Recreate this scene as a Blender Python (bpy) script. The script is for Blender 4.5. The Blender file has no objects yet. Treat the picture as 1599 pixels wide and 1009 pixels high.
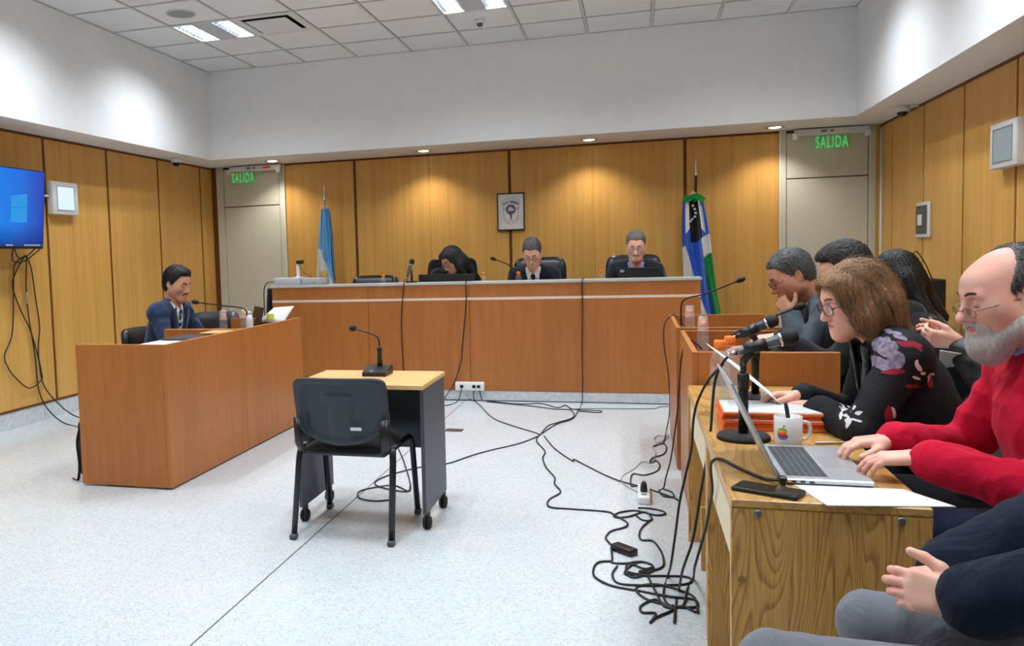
import bpy, bmesh, math, random
import numpy as np
from mathutils import Vector, Matrix, Quaternion
from mathutils.kdtree import KDTree

SC = bpy.context.scene
COL = SC.collection
PI = math.pi

# ------------------------------------------------------------------ camera
CAM_F, CAM_YAW, CAM_PITCH, CAM_ROLL, CAM_H = 1294.0, -.2868, -.0665, -.0301, 1.3722
def make_camera():
    cd = bpy.data.cameras.new('camera'); cam = bpy.data.objects.new('camera', cd); COL.objects.link(cam)
    cy, sy, cp, sp = math.cos(CAM_YAW), math.sin(CAM_YAW), math.cos(CAM_PITCH), math.sin(CAM_PITCH)
    f = Vector((sy * cp, cy * cp, sp)); r = Vector((cy, -sy, 0)); u = r.cross(f)
    c, s = math.cos(CAM_ROLL), math.sin(CAM_ROLL)
    r, u = c * r + s * u, -s * r + c * u
    m = Matrix((r, u, -f)).transposed().to_4x4(); m.translation = (0, 0, CAM_H)
    cam.matrix_world = m
    cd.sensor_fit = 'HORIZONTAL'; cd.sensor_width = 36; cd.lens = CAM_F / 1599 * 36
    cd.shift_x = 187.4 / 1599; cd.shift_y = -17.5 / 1599
    cd.clip_start = .05; cd.clip_end = 60
    SC.camera = cam
make_camera()

# ------------------------------------------------------------------ world, exposure
w = bpy.data.worlds.new('world'); SC.world = w; w.use_nodes = True
w.node_tree.nodes['Background'].inputs[0].default_value = (.8, .85, .9, 1)
w.node_tree.nodes['Background'].inputs[1].default_value = .3
SC.view_settings.view_transform = 'Standard'; SC.view_settings.look = 'None'
SC.view_settings.gamma = 1; SC.view_settings.exposure = -0.20
SC.view_settings.use_curve_mapping = False
SC.cycles.use_denoising = True
SC.cycles.caustics_reflective = False; SC.cycles.caustics_refractive = False; SC.cycles.max_bounces = 6; SC.cycles.diffuse_bounces = 4; SC.cycles.glossy_bounces = 3; SC.cycles.transmission_bounces = 2
SC.cycles.use_light_tree = False; SC.cycles.use_adaptive_sampling = True; SC.cycles.adaptive_threshold = .03
TROFFER_W, DOWN_W = 20.0, 8.0
TUBE_COL = (.86, .94, 1.0); DOWN_COL = (1.0, .95, .86)

# ------------------------------------------------------------------ room numbers (metres)
XL, XR, YB, YF = -5.1307, 2.3978, 9.497, -2.2
ZS, ZC = 2.548, 3.544
UXL, UXR, UYB = -4.694, 1.987, 8.718
TILE = .61; TX0 = UXL + .5994; TY0 = UYB - .590

# ------------------------------------------------------------------ mesh helpers
class MB:
    def __init__(s): s.v = []; s.f = []; s.m = []; s.sm = []
    def add(s, vs, fs, mi=0, smooth=False):
        b = len(s.v); s.v += [tuple(p) for p in vs]
        for f in fs: s.f.append(tuple(i + b for i in f)); s.m.append(mi); s.sm.append(smooth)
        return s
    def box(s, x0, x1, y0, y1, z0, z1, mi=0):
        vs = [(x, y, z) for z in (z0, z1) for y in (y0, y1) for x in (x0, x1)]
        return s.add(vs, [(0, 2, 3, 1), (4, 5, 7, 6), (0, 1, 5, 4), (2, 6, 7, 3), (0, 4, 6, 2), (1, 3, 7, 5)], mi)
    def bbox(s, x0, x1, y0, y1, z0, z1, b=.004, seg=1, mi=0, M=None):
        bm = bmesh.new(); bmesh.ops.create_cube(bm, size=1)
        for v in bm.verts: v.co = ((x0 + x1) / 2 + v.co.x * (x1 - x0), (y0 + y1) / 2 + v.co.y * (y1 - y0), (z0 + z1) / 2 + v.co.z * (z1 - z0))
        bmesh.ops.bevel(bm, geom=bm.edges[:], offset=b, segments=seg, profile=.5, affect='EDGES')
        return s.bm(bm, mi, seg > 1, M)
    def bm(s, bm, mi=0, smooth=False, M=None):
        bm.verts.ensure_lookup_table()
        vs = [(M @ v.co if M else v.co)[:] for v in bm.verts]
        s.add(vs, [tuple(v.index for v in f.verts) for f in bm.faces], mi, smooth); bm.free(); return s
    def mat(s, M, start=0):
        for i in range(start, len(s.v)): s.v[i] = (M @ Vector(s.v[i]))[:]
        return s
    def lathe(s, prof, c=(0, 0, 0), n=24, mi=0, axis='Z', cap=True, smooth=True):
        vs = []
        for (r, h) in prof:
            for k in range(n):
                a = 2 * PI * k / n; x, y = r * math.cos(a), r * math.sin(a)
                p = (x, y, h) if axis == 'Z' else ((h, x, y) if axis == 'X' else (y, h, x))
                vs.append((p[0] + c[0], p[1] + c[1], p[2] + c[2]))
        fs = [(i * n + k, i * n + (k + 1) % n, (i + 1) * n + (k + 1) % n, (i + 1) * n + k) for i in range(len(prof) - 1) for k in range(n)]
        s.add(vs, fs, mi, smooth)
        if cap:
            b = len(s.v) - len(vs)
            s.f.append(tuple(b + k for k in reversed(range(n)))); s.m.append(mi); s.sm.append(False)
            s.f.append(tuple(b + (len(prof) - 1) * n + k for k in range(n))); s.m.append(mi); s.sm.append(False)
        return s
    def tube(s, pts, r, n=8, mi=0, closed=False, smooth=True, flat=None):
        pts = [Vector(p) for p in pts]; N = len(pts)
        rs = r if isinstance(r, (list, tuple)) else [r] * N
        vs = []; nrm = None
        for i in range(N):
            a = pts[(i - 1) % N] if (closed or i) else pts[0]; b = pts[(i + 1) % N] if (closed or i < N - 1) else pts[-1]
            t = (b - a)
            t = t.normalized() if t.length > 1e-9 else Vector((0, 0, 1))
            if nrm is None:
                nrm = t.orthogonal().normalized() if flat is None else (Vector(flat) - t * t.dot(Vector(flat))).normalized()
            else:
                nrm = nrm - t * nrm.dot(t); nrm = nrm.normalized() if nrm.length > 1e-6 else t.orthogonal().normalized()
            bt = t.cross(nrm)
            rr = rs[i]; ra, rb = rr if isinstance(rr, tuple) else (rr, rr)
            for k in range(n):
                q = 2 * PI * k / n
                vs.append(pts[i] + nrm * (math.cos(q) * ra) + bt * (math.sin(q) * rb))
        M = N if closed else N - 1
        fs = [(i * n + k, i * n + (k + 1) % n, ((i + 1) % N) * n + (k + 1) % n, ((i + 1) % N) * n + k) for i in range(M) for k in range(n)]
        if not closed: fs += [tuple(reversed(range(n))), tuple((N - 1) * n + k for k in range(n))]
        return s.add(vs, fs, mi, smooth)
    def prism(s, poly, y0, y1, mi=0, plane='XZ', smooth=False):
        def P(a, b, h): return (a, h, b) if plane == 'XZ' else ((a, b, h) if plane == 'XY' else (h, a, b))
        n = len(poly); vs = [P(a, b, y0) for a, b in poly] + [P(a, b, y1) for a, b in poly]
        s.add(vs, [tuple(range(n)), tuple(reversed(range(n, 2 * n)))], mi)
        b0 = len(s.v) - 2 * n
        for i in range(n):
            j = (i + 1) % n; s.f.append((b0 + j, b0 + i, b0 + n + i, b0 + n + j)); s.m.append(mi); s.sm.append(smooth)
        return s
    def sphere(s, c, r, nu=16, nv=10, mi=0):
        rx, ry, rz = r if isinstance(r, (tuple, list)) else (r, r, r)
        vs = [(c[0], c[1], c[2] + rz)]
        for j in range(1, nv):
            t = PI * j / nv
            for i in range(nu):
                p = 2 * PI * i / nu
                vs.append((c[0] + rx * math.sin(t) * math.cos(p), c[1] + ry * math.sin(t) * math.sin(p), c[2] + rz * math.cos(t)))
        vs.append((c[0], c[1], c[2] - rz)); e = len(vs) - 1
        fs = [(0, 1 + i, 1 + (i + 1) % nu) for i in range(nu)]
        for j in range(nv - 2):
            for i in range(nu):
                a = 1 + j * nu; fs.append((a + i, a + nu + i, a + nu + (i + 1) % nu, a + (i + 1) % nu))
        a = 1 + (nv - 2) * nu
        fs += [(e, a + (i + 1) % nu, a + i) for i in range(nu)]
        return s.add(vs, fs, mi, True)

WLOC = {}
def mesh_obj(name, mb, mats, parent=None, fix=True):
    off = Vector(WLOC.get(parent.name, (0, 0, 0))) if parent else Vector((0, 0, 0))
    me = bpy.data.meshes.new(name)
    me.from_pydata([(p[0] - off.x, p[1] - off.y, p[2] - off.z) for p in mb.v], [], mb.f)
    for m in (mats if isinstance(mats, (list, tuple)) else [mats]): me.materials.append(m)
    me.polygons.foreach_set('material_index', mb.m); me.polygons.foreach_set('use_smooth', mb.sm)
    if fix:
        bm = bmesh.new(); bm.from_mesh(me); bmesh.ops.recalc_face_normals(bm, faces=bm.faces[:]); bm.to_mesh(me); bm.free()
    me.update()
    o = bpy.data.objects.new(name, me); COL.objects.link(o)
    if parent: o.parent = parent
    WLOC[o.name] = tuple(off)
    return o
def tag(o, label=None, cat=None, group=None, kind=None):
    if label: o['label'] = label
    if cat: o['category'] = cat
    if group: o['group'] = group
    if kind: o['kind'] = kind
    return o
def thing(name, label, cat, loc=(0, 0, 0), group=None):
    o = bpy.data.objects.new(name, None); COL.objects.link(o); o.location = loc; o.empty_display_size = .1
    WLOC[o.name] = tuple(loc); return tag(o, label, cat, group)
def single(name, mb, mats, label, cat, group=None, base=None):
    """a thing that is one mesh; origin moved to its base"""
    xs = np.array(mb.v); b = base or ((xs[:, 0].min() + xs[:, 0].max()) / 2, (xs[:, 1].min() + xs[:, 1].max()) / 2, xs[:, 2].min())
    mb.v = [(p[0] - b[0], p[1] - b[1], p[2] - b[2]) for p in mb.v]
    o = mesh_obj(name, mb, mats); o.location = b; WLOC[o.name] = tuple(b)
    return tag(o, label, cat, group)
def struct(name, mb=None, mats=None, label=None, loc=(0, 0, 0)):
    if mb is None:
        o = bpy.data.objects.new(name, None); COL.objects.link(o); o.location = loc; WLOC[o.name] = tuple(loc)
    else: o = mesh_obj(name, mb, mats)
    return tag(o, label, None, None, 'structure')
def copy_tree(o, parent=None):
    c = o.copy(); COL.objects.link(c)
    if parent: c.parent = parent
    for ch in list(o.children): copy_tree(ch, c)
    return c
def catmull(P, sub=8, closed=False):
    P = [Vector(p) for p in P]; n = len(P); out = []
    for i in range(n if closed else n - 1):
        p0, p1, p2, p3 = (P[(i - 1) % n], P[i], P[(i + 1) % n], P[(i + 2) % n]) if closed else (P[max(i - 1, 0)], P[i], P[i + 1], P[min(i + 2, n - 1)])
        for k in range(sub):
            t = k / sub
            out.append(.5 * ((2 * p1) + (p2 - p0) * t + (2 * p0 - 5 * p1 + 4 * p2 - p3) * t * t + (3 * p1 - p0 - 3 * p2 + p3) * t ** 3))
    if not closed: out.append(P[-1])
    return out

# ------------------------------------------------------------------ materials
def lin(c):
    if isinstance(c, str): c = tuple(int(c[i:i + 2], 16) for i in (0, 2, 4))
    return tuple((x / 255 / 12.92 if x / 255 <= .04045 else ((x / 255 + .055) / 1.055) ** 2.4) for x in c) + (1,)
MATS = {}
class NT:
    def __init__(s, name):
        s.m = bpy.data.materials.new(name); s.m.use_nodes = True; s.t = s.m.node_tree; s.n = s.t.nodes
        s.b = s.n['Principled BSDF']; s.o = s.n['Material Output']
    def node(s, t, **kw):
        x = s.n.new(t)
        for k, v in kw.items(): setattr(x, k, v)
        return x
    def link(s, a, b): s.t.links.new(a, b)
    def coord(s, kind='Object', scale=(1, 1, 1), rnd=True, rot=(0, 0, 0)):
        tc = s.node('ShaderNodeTexCoord'); mp = s.node('ShaderNodeMapping'); mp.inputs['Scale'].default_value = scale; mp.inputs['Rotation'].default_value = rot
        s.link(tc.outputs[kind], mp.inputs[0])
        if rnd:
            oi = s.node('ShaderNodeObjectInfo'); mu = s.node('ShaderNodeMath', operation='MULTIPLY'); mu.inputs[1].default_value = 37.0
            s.link(oi.outputs['Random'], mu.inputs[0]); cb = s.node('ShaderNodeCombineXYZ')
            for i in range(3): s.link(mu.outputs[0], cb.inputs[i])
            s.link(cb.outputs[0], mp.inputs['Location'])
        return mp.outputs[0]
    def noise(s, vec, scale=5, detail=3, rough=.5, dist=0):
        n = s.node('ShaderNodeTexNoise'); n.inputs['Scale'].default_value = scale; n.inputs['Detail'].default_value = detail
        n.inputs['Roughness'].default_value = rough; n.inputs['Distortion'].default_value = dist; s.link(vec, n.inputs['Vector']); return n.outputs['Fac']
    def ramp(s, fac, stops, interp='LINEAR'):
        r = s.node('ShaderNodeValToRGB'); e = r.color_ramp; e.interpolation = interp
        while len(e.elements) < len(stops): e.elements.new(.5)
        for i, (p, c) in enumerate(stops): e.elements[i].position = p; e.elements[i].color = c if len(c) == 4 else lin(c)
        s.link(fac, r.inputs[0]); return r.outputs[0]
    def mix(s, a, b, fac, mode='MIX'):
        x = s.node('ShaderNodeMix', data_type='RGBA', blend_type=mode)
        for inp, v in ((x.inputs[6], a), (x.inputs[7], b)):
            if isinstance(v, tuple): inp.default_value = v
            else: s.link(v, inp)
        if isinstance(fac, float): x.inputs[0].default_value = fac
        else: s.link(fac, x.inputs[0])
        return x.outputs[2]
    def bump(s, h, strength=.2, dist=.01):
        b = s.node('ShaderNodeBump'); b.inputs['Strength'].default_value = strength; b.inputs['Distance'].default_value = dist
        s.link(h, b.inputs['Height']); s.link(b.outputs[0], s.b.inputs['Normal']); return s
    def col(s, c):
        if isinstance(c, tuple): s.b.inputs['Base Color'].default_value = c
        else: s.link(c, s.b.inputs['Base Color'])
        return s
    def set(s, rough=.5, metal=0, spec=.5, **kw):
        s.b.inputs['Roughness'].default_value = rough; s.b.inputs['Metallic'].default_value = metal; s.b.inputs['Specular IOR Level'].default_value = spec
        for k, v in kw.items(): s.b.inputs[k.replace('_', ' ')].default_value = v
        return s
def plain(name, c, rough=.5, metal=0, spec=.5, nz=0, bump=0, nscale=60, **kw):
    if name in MATS: return MATS[name]
    t = NT(name); t.set(rough, metal, spec, **kw); c = lin(c)
    v = t.coord('Object', rnd=False)
    n = t.noise(v, nscale, 3)
    k = nz or .06
    t.col(t.ramp(n, [(.3, tuple(x * (1 - k) for x in c[:3]) + (1,)), (.7, tuple(min(1, x * (1 + k)) for x in c[:3]) + (1,))]))
    if bump: t.bump(n, bump, .003)
    MATS[name] = t.m; return t.m
def emit(name, c, strength):
    if name in MATS: return MATS[name]
    t = NT(name); t.col((0, 0, 0, 1)); t.b.inputs['Emission Color'].default_value = lin(c); t.b.inputs['Emission Strength'].default_value = strength
    MATS[name] = t.m; return t.m
def wood(name, light, dark, axis='Z', fine=90, broad=5, stretch=.035, rough=.42, contrast=1.0, bump=.06, spec=.4):
    """straight-grained veneer: noise stretched along the grain axis"""
    if name in MATS: return MATS[name]
    t = NT(name); i = 'XYZ'.index(axis)
    sc = [1, 1, 1]; sc[i] = stretch
    v = t.coord('Object', tuple(sc))
    a = t.noise(v, fine, 2, .6); b = t.noise(v, broad, 3, .55, .6); c2 = t.noise(v, fine * .3, 2)
    L, D = lin(light), lin(dark); M = tuple((x + y) / 2 for x, y in zip(L, D))
    fine_c = t.ramp(a, [(.30, M), (.62, L)]); fine_d = t.ramp(c2, [(.35, D), (.6, L)])
    x = t.mix(fine_c, fine_d, .35 * contrast)
    br = t.ramp(b, [(.3, M), (.7, L)])
    t.col(t.mix(x, br, .45)); t.set(rough, 0, spec); t.bump(a, bump, .002)
    MATS[name] = t.m; return t.m
def oak(name):
    """cathedral-grained oak veneer with dark pores, grain along Z on end panels"""
    if name in MATS: return MATS[name]
    t = NT(name)
    v = t.coord('Object', (1, 1, .16), rnd=True)
    n = t.noise(v, 5.5, 2, .45, .35)
    mu = t.node('ShaderNodeMath', operation='MULTIPLY'); mu.inputs[1].default_value = 52; t.link(n, mu.inputs[0])
    fr = t.node('ShaderNodeMath', operation='FRACT'); t.link(mu.outputs[0], fr.inputs[0])
    v2 = t.coord('Object', (1, 1, .03)); p = t.noise(v2, 260, 2, .6); q = t.noise(v2, 60, 2)
    ring = t.ramp(fr.outputs[0], [(0, (220, 172, 96)), (.6, (206, 154, 78)), (.80, (156, 104, 46)), (.90, (138, 88, 36)), (1, (206, 156, 82))])
    pores = t.ramp(p, [(.40, (150, 100, 44)), (.5, (218, 170, 94))])
    x = t.mix(ring, pores, .34); y = t.mix(x, t.ramp(q, [(.3, (176, 126, 62)), (.7, (204, 158, 92))]), .15)
    t.col(y); t.set(.34, 0, .5); t.bump(p, .08, .002)
    MATS[name] = t.m; return t.m
def oak_top(name):
    if name in MATS: return MATS[name]
    t = NT(name)
    v = t.coord('Object', (1, .14, 1), rnd=True)
    n = t.noise(v, 5, 2, .45, .3)
    mu = t.node('ShaderNodeMath', operation='MULTIPLY'); mu.inputs[1].default_value = 20; t.link(n, mu.inputs[0])
    fr = t.node('ShaderNodeMath', operation='FRACT'); t.link(mu.outputs[0], fr.inputs[0])
    v2 = t.coord('Object', (1, .03, 1)); p = t.noise(v2, 240, 2, .6)
    ring = t.ramp(fr.outputs[0], [(0, (206, 162, 96)), (.6, (196, 150, 82)), (.88, (168, 118, 56)), (1, (200, 154, 88))])
    t.col(t.mix(ring, t.ramp(p, [(.38, (150, 102, 48)), (.5, (206, 162, 96))]), .25)); t.set(.28, 0, .5)
    MATS[name] = t.m; return t.m
def terrazzo(name):
    t = NT(name); v = t.coord('Object', rnd=False)
    vo = t.node('ShaderNodeTexVoronoi'); vo.inputs['Scale'].default_value = 120; t.link(v, vo.inputs['Vector'])
    sep = t.node('ShaderNodeSeparateColor'); t.link(vo.outputs['Color'], sep.inputs[0])
    chips = t.ramp(sep.outputs[0], [(0, (158, 166, 172)), (.16, (172, 180, 186)), (.2, (196, 203, 208)), (.6, (206, 212, 216)), (.85, (214, 219, 222)), (1, (228, 230, 232))], 'LINEAR')
    n = t.noise(v, 190, 2, .6); spk = t.ramp(n, [(.37, (66, 72, 76)), (.43, (206, 211, 213))])
    big = t.noise(v, 1.1, 2); bg = t.ramp(big, [(.3, (196, 203, 208)), (.7, (210, 215, 219))])
    c = t.mix(chips, spk, .5); c = t.mix(c, bg, .22)
    t.col(c); t.set(.16, 0, .45); MATS[name] = t.m; return t.m
def fabric(name, c, rough=.85, nz=.12, fine=500, wr=.25, sheen=.15, wscale=9):
    if name in MATS: return MATS[name]
    t = NT(name); c = lin(c); v = t.coord('Object', rnd=False)
    n = t.noise(v, fine, 2); m = t.noise(v, wscale, 3, .55, .8)
    k = nz
    a = t.ramp(n, [(.3, tuple(x * (1 - k) for x in c[:3]) + (1,)), (.7, tuple(min(1, x * (1 + k)) for x in c[:3]) + (1,))])
    t.col(a); t.set(rough, 0, .2); t.b.inputs['Sheen Weight'].default_value = sheen
    add = t.node('ShaderNodeMath', operation='MULTIPLY_ADD'); add.inputs[1].default_value = .02; t.link(n, add.inputs[0]); t.link(m, add.inputs[2])
    t.bump(add.outputs[0], wr, .05); MATS[name] = t.m; return t.m
def skin(name, c, red=.1):
    if name in MATS: return MATS[name]
    t = NT(name); v = t.coord('Object', rnd=False); c = lin(c)
    n = t.noise(v, 14, 3); f = t.noise(v, 320, 2)
    r = (min(1, c[0] * 1.05), c[1] * (1 - red * 1.6), c[2] * (1 - red * 1.6), 1)
    t.col(t.ramp(n, [(.35, c), (.7, r)])); t.set(.5, 0, .35, Subsurface_Weight=.0)
    t.b.inputs['Subsurface Radius'].default_value = (1, .35, .2)
    t.bump(f, .06, .002); MATS[name] = t.m; return t.m
def hairmat(name, c, c2, rough=.45):
    if name in MATS: return MATS[name]
    t = NT(name); v = t.coord('Object', (1, 1, .22), rnd=False)
    n = t.noise(v, 190, 3, .65); m = t.noise(v, 25, 2)
    t.col(t.mix(t.ramp(n, [(.32, c2), (.62, c)]), t.ramp(m, [(.35, c2), (.7, c)]), .4)); t.set(rough, 0, .35)
    t.bump(n, .5, .004); MATS[name] = t.m; return t.m
def clear(name, c=(.96, .98, 1), rough=.03, ior=1.18, milk=0.):
    if name in MATS: return MATS[name]
    t = NT(name); t.n.remove(t.b)
    tr = t.node('ShaderNodeBsdfTransparent'); tr.inputs[0].default_value = c + (1,)
    gl = t.node('ShaderNodeBsdfGlossy'); gl.inputs['Roughness'].default_value = rough; gl.inputs[0].default_value = (1, 1, 1, 1)
    lw = t.node('ShaderNodeLayerWeight'); lw.inputs[0].default_value = .5
    pw = t.node('ShaderNodeMath', operation='POWER'); t.link(lw.outputs['Facing'], pw.inputs[0]); pw.inputs[1].default_value = 3.5
    fr = t.node('ShaderNodeMath', operation='MULTIPLY_ADD'); t.link(pw.outputs[0], fr.inputs[0]); fr.inputs[1].default_value = (ior - 1) * 1.6; fr.inputs[2].default_value = .03
    mx = t.node('ShaderNodeMixShader'); t.link(fr.outputs[0], mx.inputs[0]); t.link(tr.outputs[0], mx.inputs[1]); t.link(gl.outputs[0], mx.inputs[2])
    df = t.node('ShaderNodeBsdfTranslucent'); df.inputs[0].default_value = (.95, .97, 1, 1); d2 = t.node('ShaderNodeBsdfDiffuse'); d2.inputs[0].default_value = (.95, .97, 1, 1)
    m2 = t.node('ShaderNodeMixShader'); m2.inputs[0].default_value = .5; t.link(df.outputs[0], m2.inputs[1]); t.link(d2.outputs[0], m2.inputs[2])
    m3 = t.node('ShaderNodeMixShader'); m3.inputs[0].default_value = milk; t.link(mx.outputs[0], m3.inputs[1]); t.link(m2.outputs[0], m3.inputs[2])
    t.link(m3.outputs[0], t.o.inputs[0]); MATS[name] = t.m; return t.m

M_white = plain('white_paint', (240, 241, 242), .75, nscale=8, nz=.015, bump=.02)
M_tile = plain('ceiling_tile_mineral', (238, 239, 240), .9, nscale=300, nz=.05, bump=.15)
M_tbar = plain('ceiling_grid_white', (214, 214, 212), .5, nz=.02)
M_shadow = plain('ceiling_void', (60, 60, 60), .9)
M_panel = wood('wall_veneer', (226, 174, 92), (172, 120, 52), 'Z', 70, 4, .02, .42, 1.0, .04)
M_strip = wood('dark_wood_trim', (112, 66, 26), (78, 44, 16), 'Z', 90, 6, .05, .5)
M_beige = plain('door_beige', (208, 204, 186), .55, nscale=14, nz=.015)
M_dark = plain('gap_dark', (50, 44, 38), .8)
M_marble = plain('skirting_marble', (205, 210, 212), .3, nscale=26, nz=.12)
M_cherry = wood('cherry_veneer', (178, 110, 54), (134, 76, 32), 'Z', 80, 3, .05, .36, .9, .03)
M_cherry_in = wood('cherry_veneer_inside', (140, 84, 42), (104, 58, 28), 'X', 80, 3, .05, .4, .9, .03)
M_edge = wood('cherry_edge', (196, 128, 66), (160, 94, 44), 'Y', 90, 5, .05, .4)
M_greytop = plain('grey_laminate', (176, 174, 170), .4, nz=.04)
M_chrome = plain('chrome', (210, 210, 212), .18, 1.0)
M_alum = plain('brushed_aluminium', (190, 190, 192), .35, .9)
M_black = plain('black_plastic', (18, 18, 20), .42)
M_blackmatt = plain('black_matt', (14, 14, 16), .7)
M_rubber = plain('cable_rubber', (22, 22, 24), .55)
M_whiteplastic = plain('white_plastic', (224, 225, 224), .35, nz=.02)
M_terr = terrazzo('terrazzo')
M_oak = oak('oak_veneer'); M_oaktop = oak_top('oak_table_top')
# ================================================================== THE ROOM
def build_floor():
    fl = struct('floor', None, None, 'pale speckled terrazzo floor with a dark joint')
    j = -1.5467
    for x0, x1 in ((XL - .1, j - .004), (j + .004, XR + .1)):
        mesh_obj('terrazzo_slab', MB().box(x0, x1, YF - .1, YB + .1, -.06, 0), M_terr, fl)
    mesh_obj('floor_joint', MB().box(j - .004, j + .004, YF, YB, -.06, -.0015), plain('joint_strip', (92, 92, 88), .7), fl)
build_floor()

def panel_run(wall, kind, fixed, edges, thin=(), z0=.165, z1=2.53, gap=.034):
    """veneer panels with recessed dark wood strips between them; kind L/R/B"""
    for a, b in zip(edges[:-1], edges[1:]):
        ga = .006 if a in thin else gap / 2; gb = .006 if b in thin else gap / 2
        a2, b2 = a + ga, b - gb
        m = MB()
        if kind == 'L': m.bbox(fixed, fixed + .022, a2, b2, z0, z1, .003)
        if kind == 'R': m.bbox(fixed - .022, fixed, a2, b2, z0, z1, .003)
        if kind == 'B': m.bbox(a2, b2, fixed - .022, fixed, z0, z1, .003)
        mesh_obj('veneer_panel', m, M_panel, wall)
    for e in edges:
        g = .008 if e in thin else gap / 2 + .001
        m = MB()
        if kind == 'L': m.box(fixed, fixed + .012, e - g, e + g, z0, z1)
        if kind == 'R': m.box(fixed - .012, fixed, e - g, e + g, z0, z1)
        if kind == 'B': m.box(e - g, e + g, fixed - .012, fixed, z0, z1)
        mesh_obj('joint_strip', m, M_panel if e in thin else M_strip, wall)

def build_walls():
    th = .12
    wl = struct('wall_left', MB().box(XL - th, XL, YF, YB + th, -.05, ZC + .1), M_white, 'left wall clad in tall honey wood veneer panels')
    eL = [9.175 - .935 * k for k in range(12)]
    panel_run(wl, 'L', XL, sorted([9.485] + [e for e in eL if e > YF]))
    mesh_obj('top_strip', MB().box(XL, XL + .026, YF, YB, 2.525, ZS), M_strip, wl)
    mesh_obj('bottom_strip', MB().box(XL, XL + .02, YF, YB, .145, .17), M_strip, wl)
    k = 0; y = YF
    while y < YB - .2:
        y2 = min(y + 1.2, YB); mesh_obj('skirting_stone', MB().bbox(XL, XL + .014, y + .001, y2 - .001, 0, .145, .002), M_marble, wl); y = y2
    wr = struct('wall_right', MB().box(XR, XR + th, YF, YB + th, -.05, ZC + .1), M_white, 'right wall clad in honey wood veneer panels')
    eR = [9.065 - .903 * k for k in range(13)]
    panel_run(wr, 'R', XR, sorted([9.485] + [e for e in eR if e > YF]))
    mesh_obj('top_strip', MB().box(XR - .026, XR, YF, YB, 2.525, ZS), M_strip, wr)
    mesh_obj('bottom_strip', MB().box(XR - .02, XR, YF, YB, .145, .17), M_strip, wr)
    y = YF
    while y < YB - .2:
        y2 = min(y + 1.2, YB); mesh_obj('skirting_stone', MB().bbox(XR - .014, XR, y + .001, y2 - .001, 0, .145, .002), M_marble, wr); y = y2
    wb = struct('wall_back', MB().box(XL - th, XR + th, YB, YB + th, -.05, ZC + .1), M_white, 'back wall of golden wood veneer behind the bench')
    panel_run(wb, 'B', YB, [-4.115, -3.21, -2.29, -1.36, -.43, .52, 1.44], thin=(-2.29, -.43, 1.44, -4.115))
    mesh_obj('corner_panel', MB().box(XL, -5.042, YB - .03, YB, 0, ZS), M_strip, wb)
    mesh_obj('corner_panel', MB().box(2.338, XR, YB - .03, YB, 0, ZS), M_panel, wb)
    mesh_obj('top_strip', MB().box(-4.12, 1.45, YB - .026, YB, 2.525, ZS), M_strip, wb)
    struct('wall_front', MB().box(XL - th, XR + th, YF - th, YF, -.05, ZC + .1), M_white, 'plain white wall behind the camera')
    # bulkheads: soffit plus upper white wall
    struct('wall_upper_left', MB().box(XL - .01, UXL, YF, YB, ZS, ZC + .05), M_white, 'white bulkhead above the left panelling')
    struct('wall_upper_right', MB().box(UXR, XR + .01, YF, YB, ZS, ZC + .05), M_white, 'white bulkhead above the right panelling')
    struct('wall_upper_back', MB().box(UXL, UXR, UYB, YB, ZS, ZC + .05), M_white, 'white bulkhead above the back panelling')
build_walls()

def build_door(n, x0, xa, xb, x1, hinge_line, label):
    d = struct('door_%d' % n, None, None, label)
    F = YB - .035
    mesh_obj('jamb', MB().bbox(x0, xa - .006, F, YB, 0, ZS, .004), M_beige, d)
    mesh_obj('jamb', MB().bbox(xb + .006, x1, F, YB, 0, ZS, .004), M_beige, d)
    mesh_obj('leaf', MB().bbox(xa, xb, F + .008, YB, .01, 2.045, .003), M_beige, d)
    mesh_obj('transom_panel', MB().bbox(xa, xb, F + .008, YB, 2.056, ZS - .03, .003), M_beige, d)
    mesh_obj('shadow_gap', MB().box(xa - .01, xb + .01, F + .02, YB - .001, 0, ZS - .005), M_dark, d)
    hx = xa + .06 if hinge_line > 0 else xb - .06
    h = MB(); h.lathe([(.026, 0), (.026, .006)], (hx, F + .008, 1.02), 20, axis='Y'); h.v = [(p[0], 2 * (F + .008) - p[1], p[2]) for p in h.v]
    h.tube([(hx, F + .004, 1.02), (hx, F - .04, 1.02), (hx + .1 * hinge_line, F - .04, 1.02)], .009, 10)
    mesh_obj('door_handle', h, M_chrome, d)
build_door(1, -5.042, -4.94, -4.195, -4.127, -1, 'cream door beside the blue and white flag')
build_door(2, 1.455, 1.515, 2.265, 2.338, 1, 'cream door beside the right wall')
mesh_obj('edge_trim', MB().box(-4.127, -4.112, YB - .045, YB, 0, ZS), plain('trim_cream', (226, 222, 206), .5), bpy.data.objects['door_1'])
mesh_obj('edge_trim', MB().box(1.44, 1.456, YB - .045, YB, 0, ZS), MATS['trim_cream'], bpy.data.objects['door_2'])

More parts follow.
